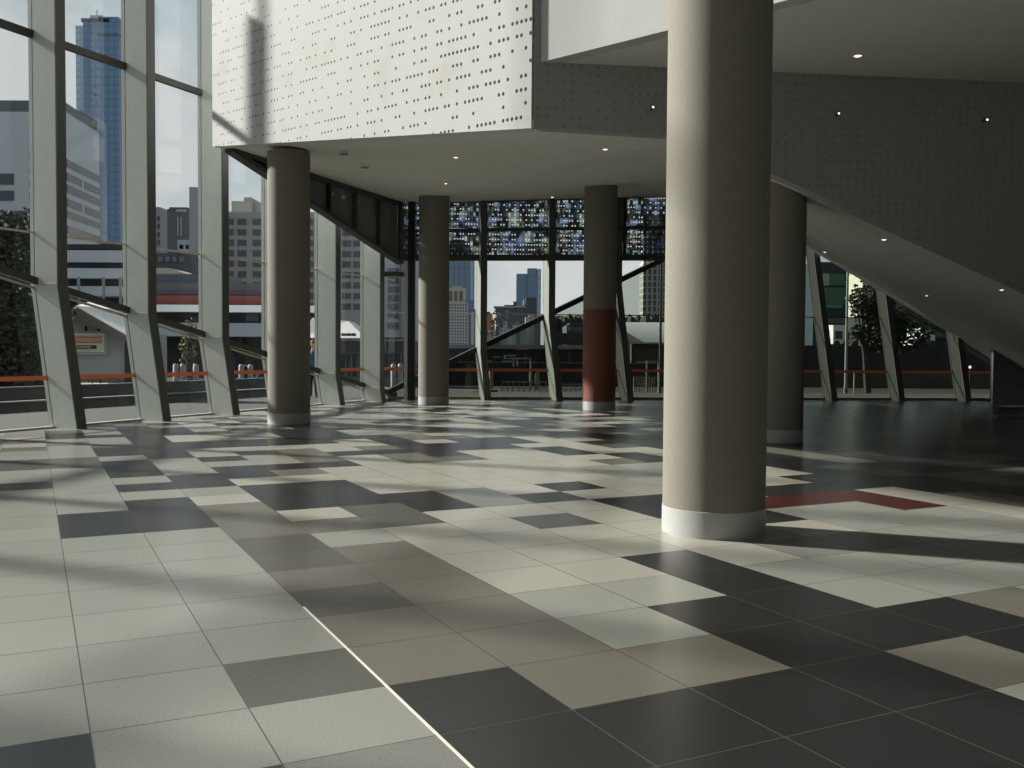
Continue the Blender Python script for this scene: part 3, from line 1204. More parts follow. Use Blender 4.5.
wall_windows(o, f0, f1, [(zat(184 + 1, 92, 55), zat(174, 92, 55)), (zat(201, 92, 55), zat(191, 92, 55))], [(1, at(12, 0, 92).x - f0.x)], 'x_office_glass')
wall_windows(o, f0, f1, [(zat(a + 7, 92, 55), zat(a, 92, 55)) for a in (153, 167, 180, 193)], [(at(27.5, 0, 92).x - f0.x, at(31, 0, 92).x - f0.x)], 'x_office_glass')
wall_windows(o, f0, f1, [(zat(222, 92, 55), zat(211, 92, 55))], [(1, at(25, 0, 92).x - f0.x)], 'x_office_glass')
rl = (r1.xy - f1.xy).length
for ya, yb, us in ((160, 167.5, [(.0, rl)]), (173.5, 181, [(0, rl * .44), (rl * .52, rl)]), (185, 193, [(0, rl)]), (199, 207, [(0, rl * .44), (rl * .52, rl)]), (211, 218, [(0, rl)]), (226, 234, [(0, rl)])):
    wall_windows(o, f1.xy, r1.xy, [(zat(yb, 92.5, 55), zat(ya, 92.5, 55))], us, 'x_office_glass')
# low decks of the same site
o = empty('parking_deck', (0, 0, 0), 'low pale parking deck with dark open storeys beneath the office block', 'building')
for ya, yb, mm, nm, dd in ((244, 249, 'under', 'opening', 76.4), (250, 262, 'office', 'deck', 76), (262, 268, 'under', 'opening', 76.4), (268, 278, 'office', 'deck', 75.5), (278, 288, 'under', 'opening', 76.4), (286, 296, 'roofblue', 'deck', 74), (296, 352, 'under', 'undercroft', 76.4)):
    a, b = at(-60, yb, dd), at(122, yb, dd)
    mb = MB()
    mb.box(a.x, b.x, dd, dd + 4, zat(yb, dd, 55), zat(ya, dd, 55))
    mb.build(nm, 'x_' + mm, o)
for px in (76, 101, 118):
    a = at(px, 320, 73)
    mb = MB()
    mb.tube([(a.x, 73.5, -.3), (a.x, 73.5, zat(276, 73, 55))], .12, 8)
    mb.build('post', 'x_post', o)


# --- towers
def tower(name, label, px0, px1, pytop, depth, m, deep=25, steps=(), roof=None, cat='tower'):
    o = empty(name, (at((px0 + px1) / 2, 352, depth).x, depth, 0), label, cat)
    pc = min(1010, max(10, (px0 + px1) / 2))
    base = Vector((o.location.x, o.location.y))
    a, b = at(px0, 352, depth), at(px1, 352, depth)
    mb = MB()
    wbox(mb, a.xy - base, b.xy - base, deep, -.5, zat(pytop, depth, pc))
    mb.build('wall', m, o)
    for (q0, q1, yb, yt, mm, nm) in steps:
        a, b = at(q0, 352, depth - .3), at(q1, 352, depth - .3)
        mb = MB()
        wbox(mb, a.xy - base, b.xy - base, deep * .6, zat(yb, depth, pc), zat(yt, depth, pc))
        mb.build(nm, mm, o)
    return o


t = tower('glass_tower', 'tallest blue glass tower between the first two mullions', 86, 121, 22, 480, 'x_tower_blue', 20,
          [(78.5, 86, 352, 26, 'x_tower_pale', 'side_bay'), (84, 112, 22, 18.5, 'x_steel_dark', 'crown'), (101, 121, 22, 17, 'x_tower_blue', 'crown'), (93, 105, 18.5, 15.5, 'x_slim', 'rooftop_plant'), (100, 121, 36, 33.5, 'x_steel_dark', 'plant_floor')])
mb = MB()
b0 = at(97, 20, 480) - t.location
mb.tube([b0, b0 + Vector((0, 0, 5))], .3, 6)
mb.build('mast', 'x_post', t)
tower('glass_tower', 'mid-blue glass tower block low behind the pale office block', 66, 84, 110, 300, 'x_tower_mid', 18, [(66, 84, 122, 112, 'x_brown', 'roof_band')])
tower('apartment_tower', 'dark tower block with red panels below the tall blue tower', 99, 123, 243, 140, 'x_slate', 12,
      [(101, 108, 252, 244, 'x_red', 'panel'), (116, 122, 252, 244, 'x_red', 'panel'), (102, 107, 272, 265, 'x_red', 'panel'), (108, 114, 264, 256, 'x_slate_l', 'panel'), (102, 110, 258, 251, 'x_slate_l', 'panel'), (114, 122, 274, 266, 'x_slate_l', 'panel')])
tower('slim_tower', 'narrow pale tower block with dark windows right of the second mullion', 150, 161, 207, 320, 'x_slim', 14,
      [(158, 160.5, 216 + 8 * i + 5, 216 + 8 * i, 'x_office_glass', 'window') for i in range(4)])
tower('slim_tower', 'narrow cream tower block behind the dark brown block', 161, 168, 222, 350, 'x_cream', 14)
tower('brown_block', 'dark brown block with two pale vertical strips', 168, 190.5, 209, 230, 'x_brown', 18,
      [(177, 187, 212, 209.5, 'x_slim', 'panel'), (178, 179.3, 236, 217, 'x_slim', 'pale_strip'), (181, 182.3, 236, 217, 'x_slim', 'pale_strip'), (178, 190, 252, 240, 'x_slim', 'lower_storeys'), (180, 184, 249, 245, 'x_beige_glass', 'window'), (186, 189.5, 249, 245, 'x_beige_glass', 'window'), (170, 188, 209, 207.4, 'x_brown', 'roof_plant')])
tower('slim_tower', 'tall narrow grey tower beside the third mullion', 190, 199, 187, 210, 'x_slim', 10)
tower('low_block', 'low dark glazed block in front of the brown block', 150, 192, 253, 170, 'x_slate', 14,
      [(152 + 7 * i, 156 + 7 * i, 262, 257, 'x_slate_l', 'window') for i in range(5)])

# --- beige office block behind the middle mullions
o = empty('office_block', (0, 60, 0), 'broad beige office block with rows of square grey windows', 'building')
DB = 110
a, b = at(222, 352, DB), at(372, 352, DB)
mb = MB()
mb.box(a.x, b.x, DB - 60, DB - 60 + 18, -.3, zat(212, DB, 290))
mb.build('wall', 'x_beige', o)
a2, b2 = at(222, 352, DB), at(246.5, 352, DB)
mb = MB()
mb.box(a2.x, b2.x, DB - 56, DB - 48, zat(212, DB, 290), zat(196, DB, 290))
mb.box(at(236, 0, DB).x, b2.x - .2, DB - 57, DB - 49, zat(212, DB, 290), zat(193.5, DB, 290))
mb.build('rooftop_plant', 'x_beige', o)
for q in (254, 257):
    p = at(q, 212, DB)
    mb = MB()
    mb.tube([(p.x, DB - 58, p.z), (p.x + .35, DB - 58, p.z + .75)], .05, 6)
    mb.build('antenna', 'x_post', o)
zr = [219.0 + 10.5 * i for i in range(9)]
for yt in zr:
    z1, z0 = zat(yt, DB, 290), zat(yt + 6.3, DB, 290)
    for px in (225.5, 238, 253, 268, 309, 342.2, 353.2, 365):
        p = at(px, 352, DB)
        mb = MB()
        mb.box(p.x, p.x + 1.02 if px not in (309,) else p.x + .5, DB - 60.06, DB - 59.8, z0, z1)
        mb.build('window', 'x_beige_glass', o)

tower('apartment_block', 'pale apartment block with a column of dark windows beside the corner post', 382, 410, 225, 85, 'x_apart', 10,
      [(388, 397.5, y + 5.6, y, 'x_beige_glass', 'window') for y in (268.5, 277.5, 286.3, 295, 303.5, 312, 322.5)] + [(399.5, 400.3, 340, 240, 'x_slate_l', 'downpipe'), (405, 406.5, 340, 240, 'x_slim', 'pilaster')])

# --- station-like building with red fascia and pale roofs
o = empty('station_building', (0, 0, 0), 'long low building with red fascia, white gutter and pale blue roof', 'building')


def strip(parent, nm, px0, px1, yt, yb, d, m, deep=3.0, yt2=None):
    a, b = at(px0, yb, d), at(px1, yb, d)
    mb = MB()
    pc = min(1010, max(10, (max(px0, 0) + min(px1, 1024)) / 2))
    zt = zat(yt, d, pc)
    zt2 = zat(yt2, d, pc) if yt2 else zt
    mb.hexa([(a.x, d, zat(yb, d, pc)), (b.x, d, zat(yb, d, pc)), (b.x, d + deep, zat(yb, d, pc)), (a.x, d + deep, zat(yb, d, pc))],
            [(a.x, d, zt), (b.x, d, zt), (b.x, d + deep, zt2), (a.x, d + deep, zt2)])
    return mb.build(nm, m, parent)


strip(o, 'glazed_bridge', 136, 272, 283, 295, 66, 'x_slate_l', 3)
strip(o, 'bridge_band', 136, 272, 290, 294, 65.8, 'x_steel_dark', .15)
strip(o, 'upper_roof', 150, 225, 274, 283, 67, 'x_steel_dark', 4)
strip(o, 'red_fascia', 136, 300, 295.5, 304.5, 62, 'x_red', 3)
strip(o, 'white_gutter', 136, 324, 305, 312, 61.5, 'x_roofwhite', 4)
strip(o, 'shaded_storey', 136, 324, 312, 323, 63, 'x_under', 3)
strip(o, 'shop_window', 246, 258, 314, 321, 62.9, 'x_brown', .2)
strip(o, 'lower_roof', 136, 318, 323, 336.5, 58, 'x_roofblue', 4)
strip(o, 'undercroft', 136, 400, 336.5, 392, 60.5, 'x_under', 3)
# white barrel vault on the bridge
o = empty('barrel_roof', (at(166, 280, 72).x, 72, 0), 'small cream barrel-vaulted roof above the red fascia', 'roof')
mb = MB()
w, h0, h1 = 2.1, zat(284, 72, 166), zat(268, 72, 166)
arc = [(-w, h0)] + [(-w + 2 * w * k / 10, h0 + (h1 - h0) * (math.sin(math.pi * (.5 if k < 5 else 1 - .5 - (k - 5) / 10)) ** .6)) for k in range(0, 10)] + [(w, h0)]
mb.face([(x, 0, z) for x, z in arc])
mb.face([(x, 3, z) for x, z in arc][::-1])
for k in range(len(arc)):
    (xa, za), (xb, zb_) = arc[k], arc[(k + 1) % len(arc)]
    mb.face([(xa, 0, za), (xb, 0, zb_), (xb, 3, zb_), (xa, 3, za)])
mb.build('vault', 'x_cream', o)
strip_o = empty('white_canopy', (0, 0, 0), 'white sloping canopy roof between the fifth and sixth mullions', 'roof')
a, b, c2, d2 = at(300, 338, 50), at(366, 338, 50), at(366, 331, 52), at(342, 321, 54)
mb = MB()
zz = zat(338, 50, 340)
mb.hexa([(a.x, 50, zz), (b.x, 50, zz), (b.x, 54, zz), (a.x, 54, zz)],
        [(at(308, 0, 50).x, 51, zat(318, 51, 340)), (at(345, 0, 50).x, 51, zat(321, 51, 340)), (at(345, 0, 50).x, 53, zat(321, 51, 340)), (at(308, 0, 50).x, 53, zat(318, 51, 340))])
mb.build('canopy_roof', 'x_roofwhite', strip_o)
for px in (318, 343.5, 348.5, 353.5):
    p = at(px, 336, 49.5)
    mb = MB()
    mb.box(p.x - .1, p.x + .1, 49.4, 49.7, p.z, p.z + .14)
    mb.build('bracket', 'x_under', strip_o)
for px in (322, 350):
    mb = MB()
    mb.tube([(at(px, 338, 52).x, 52, -.3), (at(px, 338, 52).x, 52, zz)], .06, 8)
    mb.build('canopy_post', 'x_under', strip_o)
o = empty('market_stall', (0, 0, 0), 'dark glazed pavilion row beyond the sixth mullion, under the apartment block', 'building')
strip(o, 'roof_edge', 342, 412, 339.5, 341, 45, 'x_post', 3)
strip(o, 'dark_front', 342, 412, 341, 353, 45.1, 'x_wallgrey', 3)
strip(o, 'counter_edge', 342, 412, 353, 354, 44.9, 'x_coping', 3)
strip(o, 'dark_base', 342, 412, 354, 377, 45.1, 'x_navy', 3)
strip(o, 'plinth', 342, 412, 377, 393, 44.9, 'x_steel_dark', 3)
for px in (345, 351, 357, 393, 400):
    strip(o, 'bay_post', px, px + 1.6, 354, 376, 45.0, 'x_coping', .1)

# --- timber shed with sign
o = empty('kiosk_shed', (0, 0, 0), 'small grey weatherboard shed with white roof and an orange sign', 'shed')
DS = 33
a, b = at(62, 396, DS), at(125.5, 396, DS)
zb0, zt0 = zat(384, DS, 95), zat(333, DS, 95)
mb = MB()
mb.box(a.x, b.x, DS, DS + 4, -.3, zt0)
zr0 = zat(310, DS, 95)
xm = at(77, 0, DS).x
mb.face([(a.x, DS, zt0), (b.x, DS, zt0), (xm, DS, zr0)])
mb.build('weatherboard_wall', 'x_shed', o)
mb = MB()
e0 = at(125, 338, DS - .5)
r0 = at(77.5, 308.5, DS - .5)
q1, q0 = at(136, 316, DS + 6), at(92, 302.5, DS + 6)
mb.hexa([(r0.x, DS - .6, r0.z), (e0.x + .15, DS - .6, e0.z), (q1.x, DS + 6, q1.z), (q0.x, DS + 6, q0.z)],
        [(r0.x, DS - .6, r0.z + .08), (e0.x + .15, DS - .6, e0.z + .08), (q1.x, DS + 6, q1.z + .08), (q0.x, DS + 6, q0.z + .08)])
l0 = at(60, 322, DS - .5)
mb.hexa([(l0.x, DS - .6, l0.z), (r0.x, DS - .6, r0.z), (r0.x, DS + 5, r0.z), (l0.x, DS + 5, l0.z)],
        [(l0.x, DS - .6, l0.z + .1), (r0.x, DS - .6, r0.z + .1), (r0.x, DS + 5, r0.z + .1), (l0.x, DS + 5, l0.z + .1)])
mb.build('roof', 'x_roofwhite', o)
mb = MB()
mb.bar((r0.x, DS - .66, r0.z - .08), (e0.x + .12, DS - .66, e0.z - .08), .08, .26)
mb.bar((l0.x, DS - .66, l0.z - .08), (r0.x, DS - .66, r0.z - .08), .08, .26)
mb.build('barge_board', 'x_shedtrim', o)
mb = MB()
mb.box(a.x, b.x, DS - .05, DS + .01, -.3, zat(378, DS, 95))
mb.build('base_board', 'x_shedtrim', o)
mb = MB()
mb.box(b.x + .02, b.x + .25, DS - .1, DS + .2, -.3, zat(334, DS, 95))
mb.build('downpipe', 'x_under', o)
for px in (84.5, 97.5):
    strip(o, 'bracket', px, px + 1.4, 326, 331, DS - .1, 'x_under', .1)
sg = empty('shop_sign', (0, 0, 0), 'framed sign with orange band and small white writing on the shed wall', 'sign')
strip(sg, 'frame', 72, 105.5, 331.5, 354, DS - .16, 'x_signwhite', .155)
strip(sg, 'shadow_frame', 72.5, 104.8, 332.2, 353.2, DS - .165, 'x_steel_dark', .02)
strip(sg, 'panel', 73.2, 104.3, 333, 352.4, DS - .172, 'x_signwhite', .02)
strip(sg, 'orange_band', 73.5, 101.8, 336.3, 343.2, DS - .18, 'x_signorange', .02)
strip(sg, 'black_band', 76.5, 96.5, 345.2, 349, DS - .18, 'x_signblack', .02)
mb = MB()
# rows of small letter strokes, too small in the photograph to read
rr = random.Random(3)
for y0, y1, xa, xb in ((337.8, 341.8, 75.5, 100.5), (346, 348.3, 77.2, 90.5), (349.8, 351.4, 76.5, 91)):
    x = xa
    while x < xb:
        wdt = rr.uniform(.5, 1.0)
        p, q = at(x, y1, DS - .2), at(x + wdt, y0, DS - .2)
        mb.box(p.x, q.x, DS - .187, DS - .175, p.z + rr.choice((0, 0, .02)), q.z)
        x += wdt + rr.uniform(.35, .8)
mb.build('writing', 'x_cream', sg)

# --- low ledge, plinths and railing outside the left wall
o = empty('planter_wall', (0, 0, 0), 'long low dark stepped plinth with pale coping across the paving', 'wall')
q0, q1 = Vector((-14.4, 15.8)), Vector((-7.4, 31.6))
qd = (q1 - q0).normalized()
qn = Vector((-qd.y, qd.x))
for nm, o0, o1, z0, z1, mm in (('lower_plinth', 0, .9, -.24, .20, 'x_wallgrey'), ('coping', -.03, .25, .202, .235, 'x_coping'), ('upper_plinth', .95, 1.6, -.24, .50, 'x_wallgrey'), ('coping', .92, 1.1, .502, .53, 'x_coping')):
    mb = MB()
    mb.prism([q0 + qn * o0, q1 + qn * o0, q1 + qn * o1, q0 + qn * o1], z0, z1)
    mb.build(nm, mm, o)
o = empty('terrace_ledge', (0, 0, 0), 'cream stone ledge at the foot of the shed', 'wall')
strip(o, 'ledge', 60, 126, 383.5, 389.5, 31.8, 'x_ledge', .5)
for px in (92, 100, 109, 116.5):
    strip(o, 'post', px, px + .7, 379, 389, 31.7, 'x_wallgrey', .04)

bol = None
for px, lb in ((176, 'leftmost pale steel bollard beyond the third bay'), (183, 'middle pale steel bollard beyond the third bay'), (196, 'right-hand pale steel bollard, set apart from the other two'),
               (241.5, 'first pale steel bollard left of the round column'), (250.5, 'second pale steel bollard left of the round column'), (393.2, 'left pale bollard seen beside the corner post'), (400.2, 'right pale bollard seen beside the corner post')):
    far = px > 380
    d = 42 if far else 38
    p = at(px, 400, d)
    if bol is None:
        bol = empty('bollard', (p.x, d, -.3), lb, 'bollard', 'steel bollards outside')
        mb = MB()
        mb.lathe([(.11, 0), (.11, 1.12), (.07, 1.18), (.001, 1.19)], seg=14)
        mb.build('post', 'x_post', bol, smooth=True)
        mb = MB()
        mb.lathe([(.125, 0), (.125, .03), (.112, .035)], seg=14)
        mb.build('base_plate', 'x_coping', bol)
    else:
        copy_tree(bol, (p.x, d, -.3), lb)
o = empty('railing', (0, 0, 0), 'low grey railing with a diagonal brace left of the round column', 'railing')
DR = 33
for (x0, y0, x1, y1, w) in ((236, 389, 266, 388, .05), (246, 388, 262, 371, .05), (236, 379, 266, 378, .03), (240, 406, 240, 372, .03), (248, 406, 248, 372, .03), (256, 406, 256, 372, .03), (174, 389, 206, 388, .04), (184, 406, 184, 378, .03), (194, 406, 194, 378, .03), (174, 379, 206, 378, .03)):
    mb = MB()
    mb.bar(at(x0, y0, DR), at(x1, y1, DR), w, w, up=(0, 1, 0))
    mb.build('rail', 'x_post', o)
o = empty('bike_hoop', at(246, 372, 40), 'pale steel bicycle hoop above the railing', 'bicycle rack')
mb = MB()
mb.tube([(-.25 * math.cos(t_ * math.pi / 10), 0, -.15 + .42 * math.sin(t_ * math.pi / 10)) for t_ in range(11)], .03, 8)
mb.tube([(-.25, 0, -.15), (-.25, 0, -1.0)], .03, 8)
mb.tube([(.25, 0, -.15), (.25, 0, -1.0)], .03, 8)
mb.build('hoop', 'x_post', o)


# --- trees
def tree(name, label, px, pyb, depth, crown, n, leaf, m, trunk_h, seed, branch=True):
    """crown: list of (px, py, rx, rz) blobs as seen at the given depth; leaves are small folded blades"""
    r = random.Random(seed)
    bx = at(px, pyb, depth)
    o = empty(name, (bx.x, depth, -.3), label, 'tree')
    base = Vector(o.location)
    mb = MB()
    tops = []
    tot = sum(c[2] * c[3] for c in crown)
    for (cx_, cy_, rx, rz) in crown:
        c = at(cx_, cy_, depth) - base
        tops.append(c)
        for _ in range(int(n * rx * rz / tot)):
            while True:
                q = Vector((r.uniform(-1, 1), r.uniform(-1, 1), r.uniform(-1, 1)))
                if q.length < 1 and r.random() < .35 + .65 * q.length:
                    break
            s = depth / 955.0
            p = c + Vector((q.x * rx * s, q.y * rx * s * .8, q.z * rz * s))
            d = Vector((r.uniform(-1, 1), r.uniform(-1, 1), r.uniform(-1, .4))).normalized() * leaf
            w = d.cross(Vector((r.uniform(-1, 1), r.uniform(-1, 1), r.uniform(-1, 1)))).normalized() * leaf * .4
            fold = d.cross(w).normalized() * leaf * .12
            mb.face([p, p + d * .5 + w - fold, p + d], None)
            mb.face([p, p + d, p + d * .5 - w - fold], None)
    mb.build('foliage', m, o, fixn=False)
    mb = MB()
    c0 = tops[0]
    mb.tube([(0, 0, 0), (c0.x * .3, 0, trunk_h * .6), (c0.x * .8, 0, trunk_h)], [.16, .12, .08], 8)
    for c in tops:
        mb.tube([(c0.x * .3, 0, trunk_h * .6), (c.x * .7, c.y * .5, max(trunk_h * .8, c.z * .7)), c], [.08, .05, .02], 6)
    mb.build('trunk', 'x_bark', o)
    return o


tree('evergreen_tree', 'dense dark evergreen tree at the left edge outside the glass', 12, 398, 30,
     [(-14, 250, 26, 45), (12, 262, 22, 52), (33, 232, 10, 26), (4, 330, 34, 52), (28, 345, 20, 50), (-20, 340, 30, 55), (0, 372, 50, 26)], 9000, .17, 'x_leaf', 3.0, 5)
tree('young_tree', 'thin young tree with yellow-green leaves left of the third mullion', 190, 392, 42,
     [(188, 345, 9, 16), (192, 328, 7, 12), (186, 362, 7, 12)], 420, .12, 'x_leafy', 2.2, 8)
tree('street_tree', 'dark-leaved tree in front of the pale building in the right window', 868, 392, 40,
     [(857, 302, 7, 18), (872, 300, 13, 26), (884, 320, 22, 34), (908, 328, 22, 26), (858, 332, 6, 9)], 3200, .17, 'x_leaf', 3.0, 9)
tree('bare_tree', 'bare brown winter tree in front of the dark flat-roofed block', 497, 345, 95,
     [(497, 322, 6, 14), (492, 330, 5, 8)], 60, .3, 'x_twig', 3.0, 12)

# --- skyline through the far glass wall
tower('skyscraper', 'blue-grey skyscraper with a stepped peak left of the first far mullion', 444, 473.5, 252, 900, 'x_tower_mid', 25,
      [(446, 470, 252, 246, 'x_tower_mid', 'upper_step'), (450, 464, 246, 240, 'x_steel_dark', 'peak'), (463, 473.8, 345, 300, 'x_tower_blue', 'lower_bay'), (470, 472.5, 300, 256, 'x_tower_pale', 'pale_strip')])
tower('stone_block', 'pale stone block with vertical strips in front of the skyscraper', 446, 464.5, 288, 700, 'x_lit', 12,
      [(449, 452, 301, 291, 'x_shedtrim', 'recess'), (454, 457, 301, 291, 'x_shedtrim', 'recess'), (459, 462.5, 301, 291, 'x_shedtrim', 'recess'), (452, 461, 288, 286, 'x_lit', 'parapet')])
tower('dotted_block', 'grey-white block dotted with rows of dark round windows', 446, 467, 303, 600, 'x_dotted', 14)
tower('slate_block', 'slim slate block right of the dotted block', 467, 476, 309, 640, 'x_slate_l', 12, [(471, 474, 345, 312, 'x_apart', 'pale_strip')])
tower('glass_tower', 'stepped blue glass tower in the middle of the far window', 516, 537, 273.8, 400, 'x_tower_mid', 20,
      [(526.8, 536.5, 275, 268.3, 'x_tower_mid', 'upper_step'), (537, 540.5, 345, 269, 'x_tower_pale', 'side_bay')])
tower('slate_block', 'dark block standing before the stepped blue tower', 525, 536, 297.5, 250, 'x_slate', 12, [(523, 526, 305, 300, 'x_slim', 'panel')])
tower('flat_roof_block', 'wide dark block with a thin overhanging flat roof', 495.5, 525, 308, 180, 'x_slate', 14,
      [(493.5, 525.5, 307.6, 306.2, 'x_slim', 'flat_roof'), (504, 514, 306, 305, 'x_slate', 'roof_plant'), (513, 516, 305.5, 301.5, 'x_slate', 'roof_plant'), (505, 508, 319, 310, 'x_slate_l', 'panel'), (521.5, 522.3, 330, 309, 'x_slate_l', 'panel')])
tower('brick_block', 'orange brick block at the left edge of the middle far window', 484, 491.5, 314, 160, 'x_orange_brick', 10, [(486, 489.5, 314, 311.8, 'x_brownwall', 'chimney'), (491.5, 494, 345, 320, 'x_brownwall', 'side_wing')])
hs = [(486, 492, 331, 140, 'slim'), (493, 499, 332, 146, 'shedtrim'), (499, 503, 327, 150, 'slim'), (503, 507, 321, 152, 'slim'), (507, 512, 329, 148, 'apart'), (512, 516, 325, 151, 'slim'), (516, 520, 322, 153, 'slate_l'), (520, 526, 328, 147, 'slim'), (525, 529, 317, 158, 'apart'), (529, 534, 315, 159, 'slim'), (534, 540, 322, 150, 'slate_l')]
words = ['first', 'second', 'third', 'fourth', 'fifth', 'sixth', 'seventh', 'eighth', 'ninth', 'tenth', 'last']
for (x0, x1, yt, d, mm), wd in zip(hs, words):
    d = 118 + 5.6 * words.index(wd)
    o = empty('low_house', (0, 0, 0), wd + ' low house from the left in the row below the dark flat-roofed block', 'house', 'low houses before the skyline')
    strip(o, 'wall', x0, x1, yt, 368, d, 'x_' + mm, 4)
    strip(o, 'roof', x0 - .2, x1 + .2, yt - .5, yt, d - .1, 'x_slate_l', 4.2)
    strip(o, 'window', x0 + 1, x0 + 2, yt + 2, yt + 3.4, d - .12, 'x_office_glass', .1)
tower('warehouse', 'dark gridded warehouse on the horizon left of the red-footed column', 566.5, 586, 325, 120, 'x_slate', 10,
      [(569, 583, 325, 323, 'x_slate', 'roof')] + [(568.5 + 3.4 * i, 570.7 + 3.4 * i, 331, 327.5, 'x_slate_l', 'window') for i in range(4)])
tower('apartment_tower', 'tall beige banded apartment tower beside the nearest column', 642.5, 690, 215, 480, 'x_striped', 14)
o = empty('goods_shed', (0, 0, 0), 'long shed with grey corrugated barrel roof and yellow gable', 'shed')
DG = 52
x0, x1 = at(622, 0, DG).x, at(720, 0, DG).x
ze, zr_ = zat(344, DG, 650), zat(322.5, DG, 650)
mb = MB()
prof = []
for k_ in range(17):
    th_ = math.radians(42 + 96 * k_ / 16)
    prof.append((DG + 3 - 3 * math.cos(th_) / math.cos(math.radians(42)), ze + (zr_ - ze) * (math.sin(th_) - math.sin(math.radians(42))) / (1 - math.sin(math.radians(42)))))
x0b = at(634, 0, DG).x
for k in range(len(prof) - 1):
    (ya, za), (yb, zb_) = prof[k], prof[k + 1]
    sh = [x0b - (x0b - x0) * t_ for t_ in ((za - ze) / (zr_ - ze), (zb_ - ze) / (zr_ - ze))]
    mb.hexa([(sh[0], ya, za), (x1, ya, za), (x1, yb, zb_), (sh[1], yb, zb_)], [(sh[0], ya, za + .1), (x1, ya, za + .1), (x1, yb, zb_ + .1), (sh[1], yb, zb_ + .1)])
mb.build('barrel_roof', 'x_corr', o)
strip(o, 'side_wall', 632.5, 720, 344, 384, DG + .3, 'x_brownwall', 2)
mb = MB()
g0, g1 = at(616, 350, DG - .3), at(631.5, 350, DG - .3)
zt_ = zat(349, DG)
mb.prism([(g0.x, DG - .2), (g1.x, DG + .2), (g1.x, DG + 1), (g0.x, DG + 1)], -.3, [zat(324, DG, 625), zat(343, DG, 625), zat(343, DG, 625), zat(324, DG, 625)])
mb.build('gable_wall', 'x_gable', o)
strip(o, 'side_door', 637, 648, 361, 372, DG + .2, 'x_timber', .1)
strip(o, 'downpipe', 627.5, 629, 348, 366, DG - .5, 'x_brownwall', .1)
# horizon trees and viaduct
o = empty('railway_viaduct', (0, 0, 0), 'long dark railway viaduct crossing behind the far glass wall', 'bridge')
strip(o, 'deck', 380, 700, 345, 349, 78, 'x_slate_l', 6)
strip(o, 'wall', 380, 720, 349, 362, 78.5, 'x_under', 4)
strip(o, 'lower_wall', 380, 720, 362, 378, 78.2, 'x_brownwall', 4)
strip(o, 'parapet', 548, 660, 333.5, 345, 80, 'x_under', 2)
for px in list(range(392, 700, 22)):
    strip(o, 'pier', px, px + 2.5, 353, 377, 77.6, 'x_brownwall', .6)
strip(o, 'pale_beam', 516, 529, 348, 349.7, 77.4, 'x_timber', .2)
strip(o, 'pale_beam', 563, 583, 347.5, 349, 77.4, 'x_timber', .2)
rr = random.Random(11)
mb = MB()
for q in range(90):
    px = 548 + 152 * q / 89
    c = at(px + rr.uniform(-1, 1), 320, 300)
    r_ = rr.uniform(1.0, 1.9)
    zc = zat(318.5, 300, px) - rr.uniform(.2, 1.2)
    mb.lathe([(.001, -3.0), (r_ * .8, -3.0), (r_, zc - r_ * .4), (r_ * .8, zc + r_ * .3), (r_ * .3, zc + r_ * .8), (.001, zc + r_)], c.x, c.y + rr.uniform(-2, 2), 7)
mb.build('tree_line', 'x_leaf', label='dark line of distant trees on the horizon', cat='trees', kind='stuff', fixn=False)
# trackside things in the yard
o = empty('hoarding', (0, 0, 0), 'low dark hoarding along the railway yard behind the fences', 'wall')
hx0, hx1 = at(372, 0, 49).x, at(760, 0, 49).x
mb = MB()
mb.box(hx0, hx1, 49, 49.3, -.3, .86)
mb.build('boards', 'x_under', o)
mb = MB()
mb.box(hx0, hx1, 48.95, 49.35, .862, .90)
mb.build('cap_rail', 'x_brownwall', o)
o = empty('pipe_gantry', (0, 0, 0), 'white pipe framework standing in the railway yard', 'gantry')
DP = 48
for x0, y0, x1, y1 in ((505, 358.5, 530.5, 358.5), (487, 358, 487, 388), (530.5, 358.5, 530.5, 388), (513.5, 358.5, 513.5, 366), (517.5, 358.5, 517.5, 366), (493, 357, 500, 357), (505, 355.5, 516, 355.5), (502, 361.5, 512, 361.5), (505, 358.5, 505, 355.5), (487, 361.5, 492, 361.5)):
    mb = MB()
    mb.tube([at(x0, y0, DP), at(x1, y1, DP)], .04, 6)
    mb.build('pipe', 'x_post', o)
for px, lb in ((491, 'thick weathered timber post right of the first far mullion'), (530.5, 'thin weathered timber post in the middle of the yard'), (537, 'thick weathered timber post left of the second far mullion')):
    p = at(px, 396, 44)
    o = empty('timber_post', (p.x, 44, -.3), lb, 'post')
    mb = MB()
    w = .10 if px != 530.5 else .06
    mb.tube([(0, 0, 0), (0, 0, zat(370.5, 44) + .3)], [w, w * .95], 8)
    mb.build('shaft', 'x_timber', o)
    mb = MB()
    mb.box(-w - .02, w + .02, -w - .02, w + .02, zat(370.5, 44) + .3, zat(370, 44) + .34)
    mb.build('cap', 'x_brownwall', o)


def fence(label, px0, px1, yt, yb, d, step, rails, m='x_post', w=.03):
    o = empty('fence', (at((px0 + px1) / 2, 0, d).x, d, 0), label, 'fence')
    off = Vector((o.location.x, o.location.y, 0))
    x = px0
    while x <= px1 + .01:
        mb = MB()
        mb.bar(at(x, yb, d) - off, at(x, yt, d) - off, w, w)
        mb.build('picket', m, o)
        x += step
    for y in rails:
        mb = MB()
        mb.bar(at(px0, y, d) - off, at(px1, y, d) - off, w, w, up=(0, 1, 0))
        mb.build('rail', m, o)


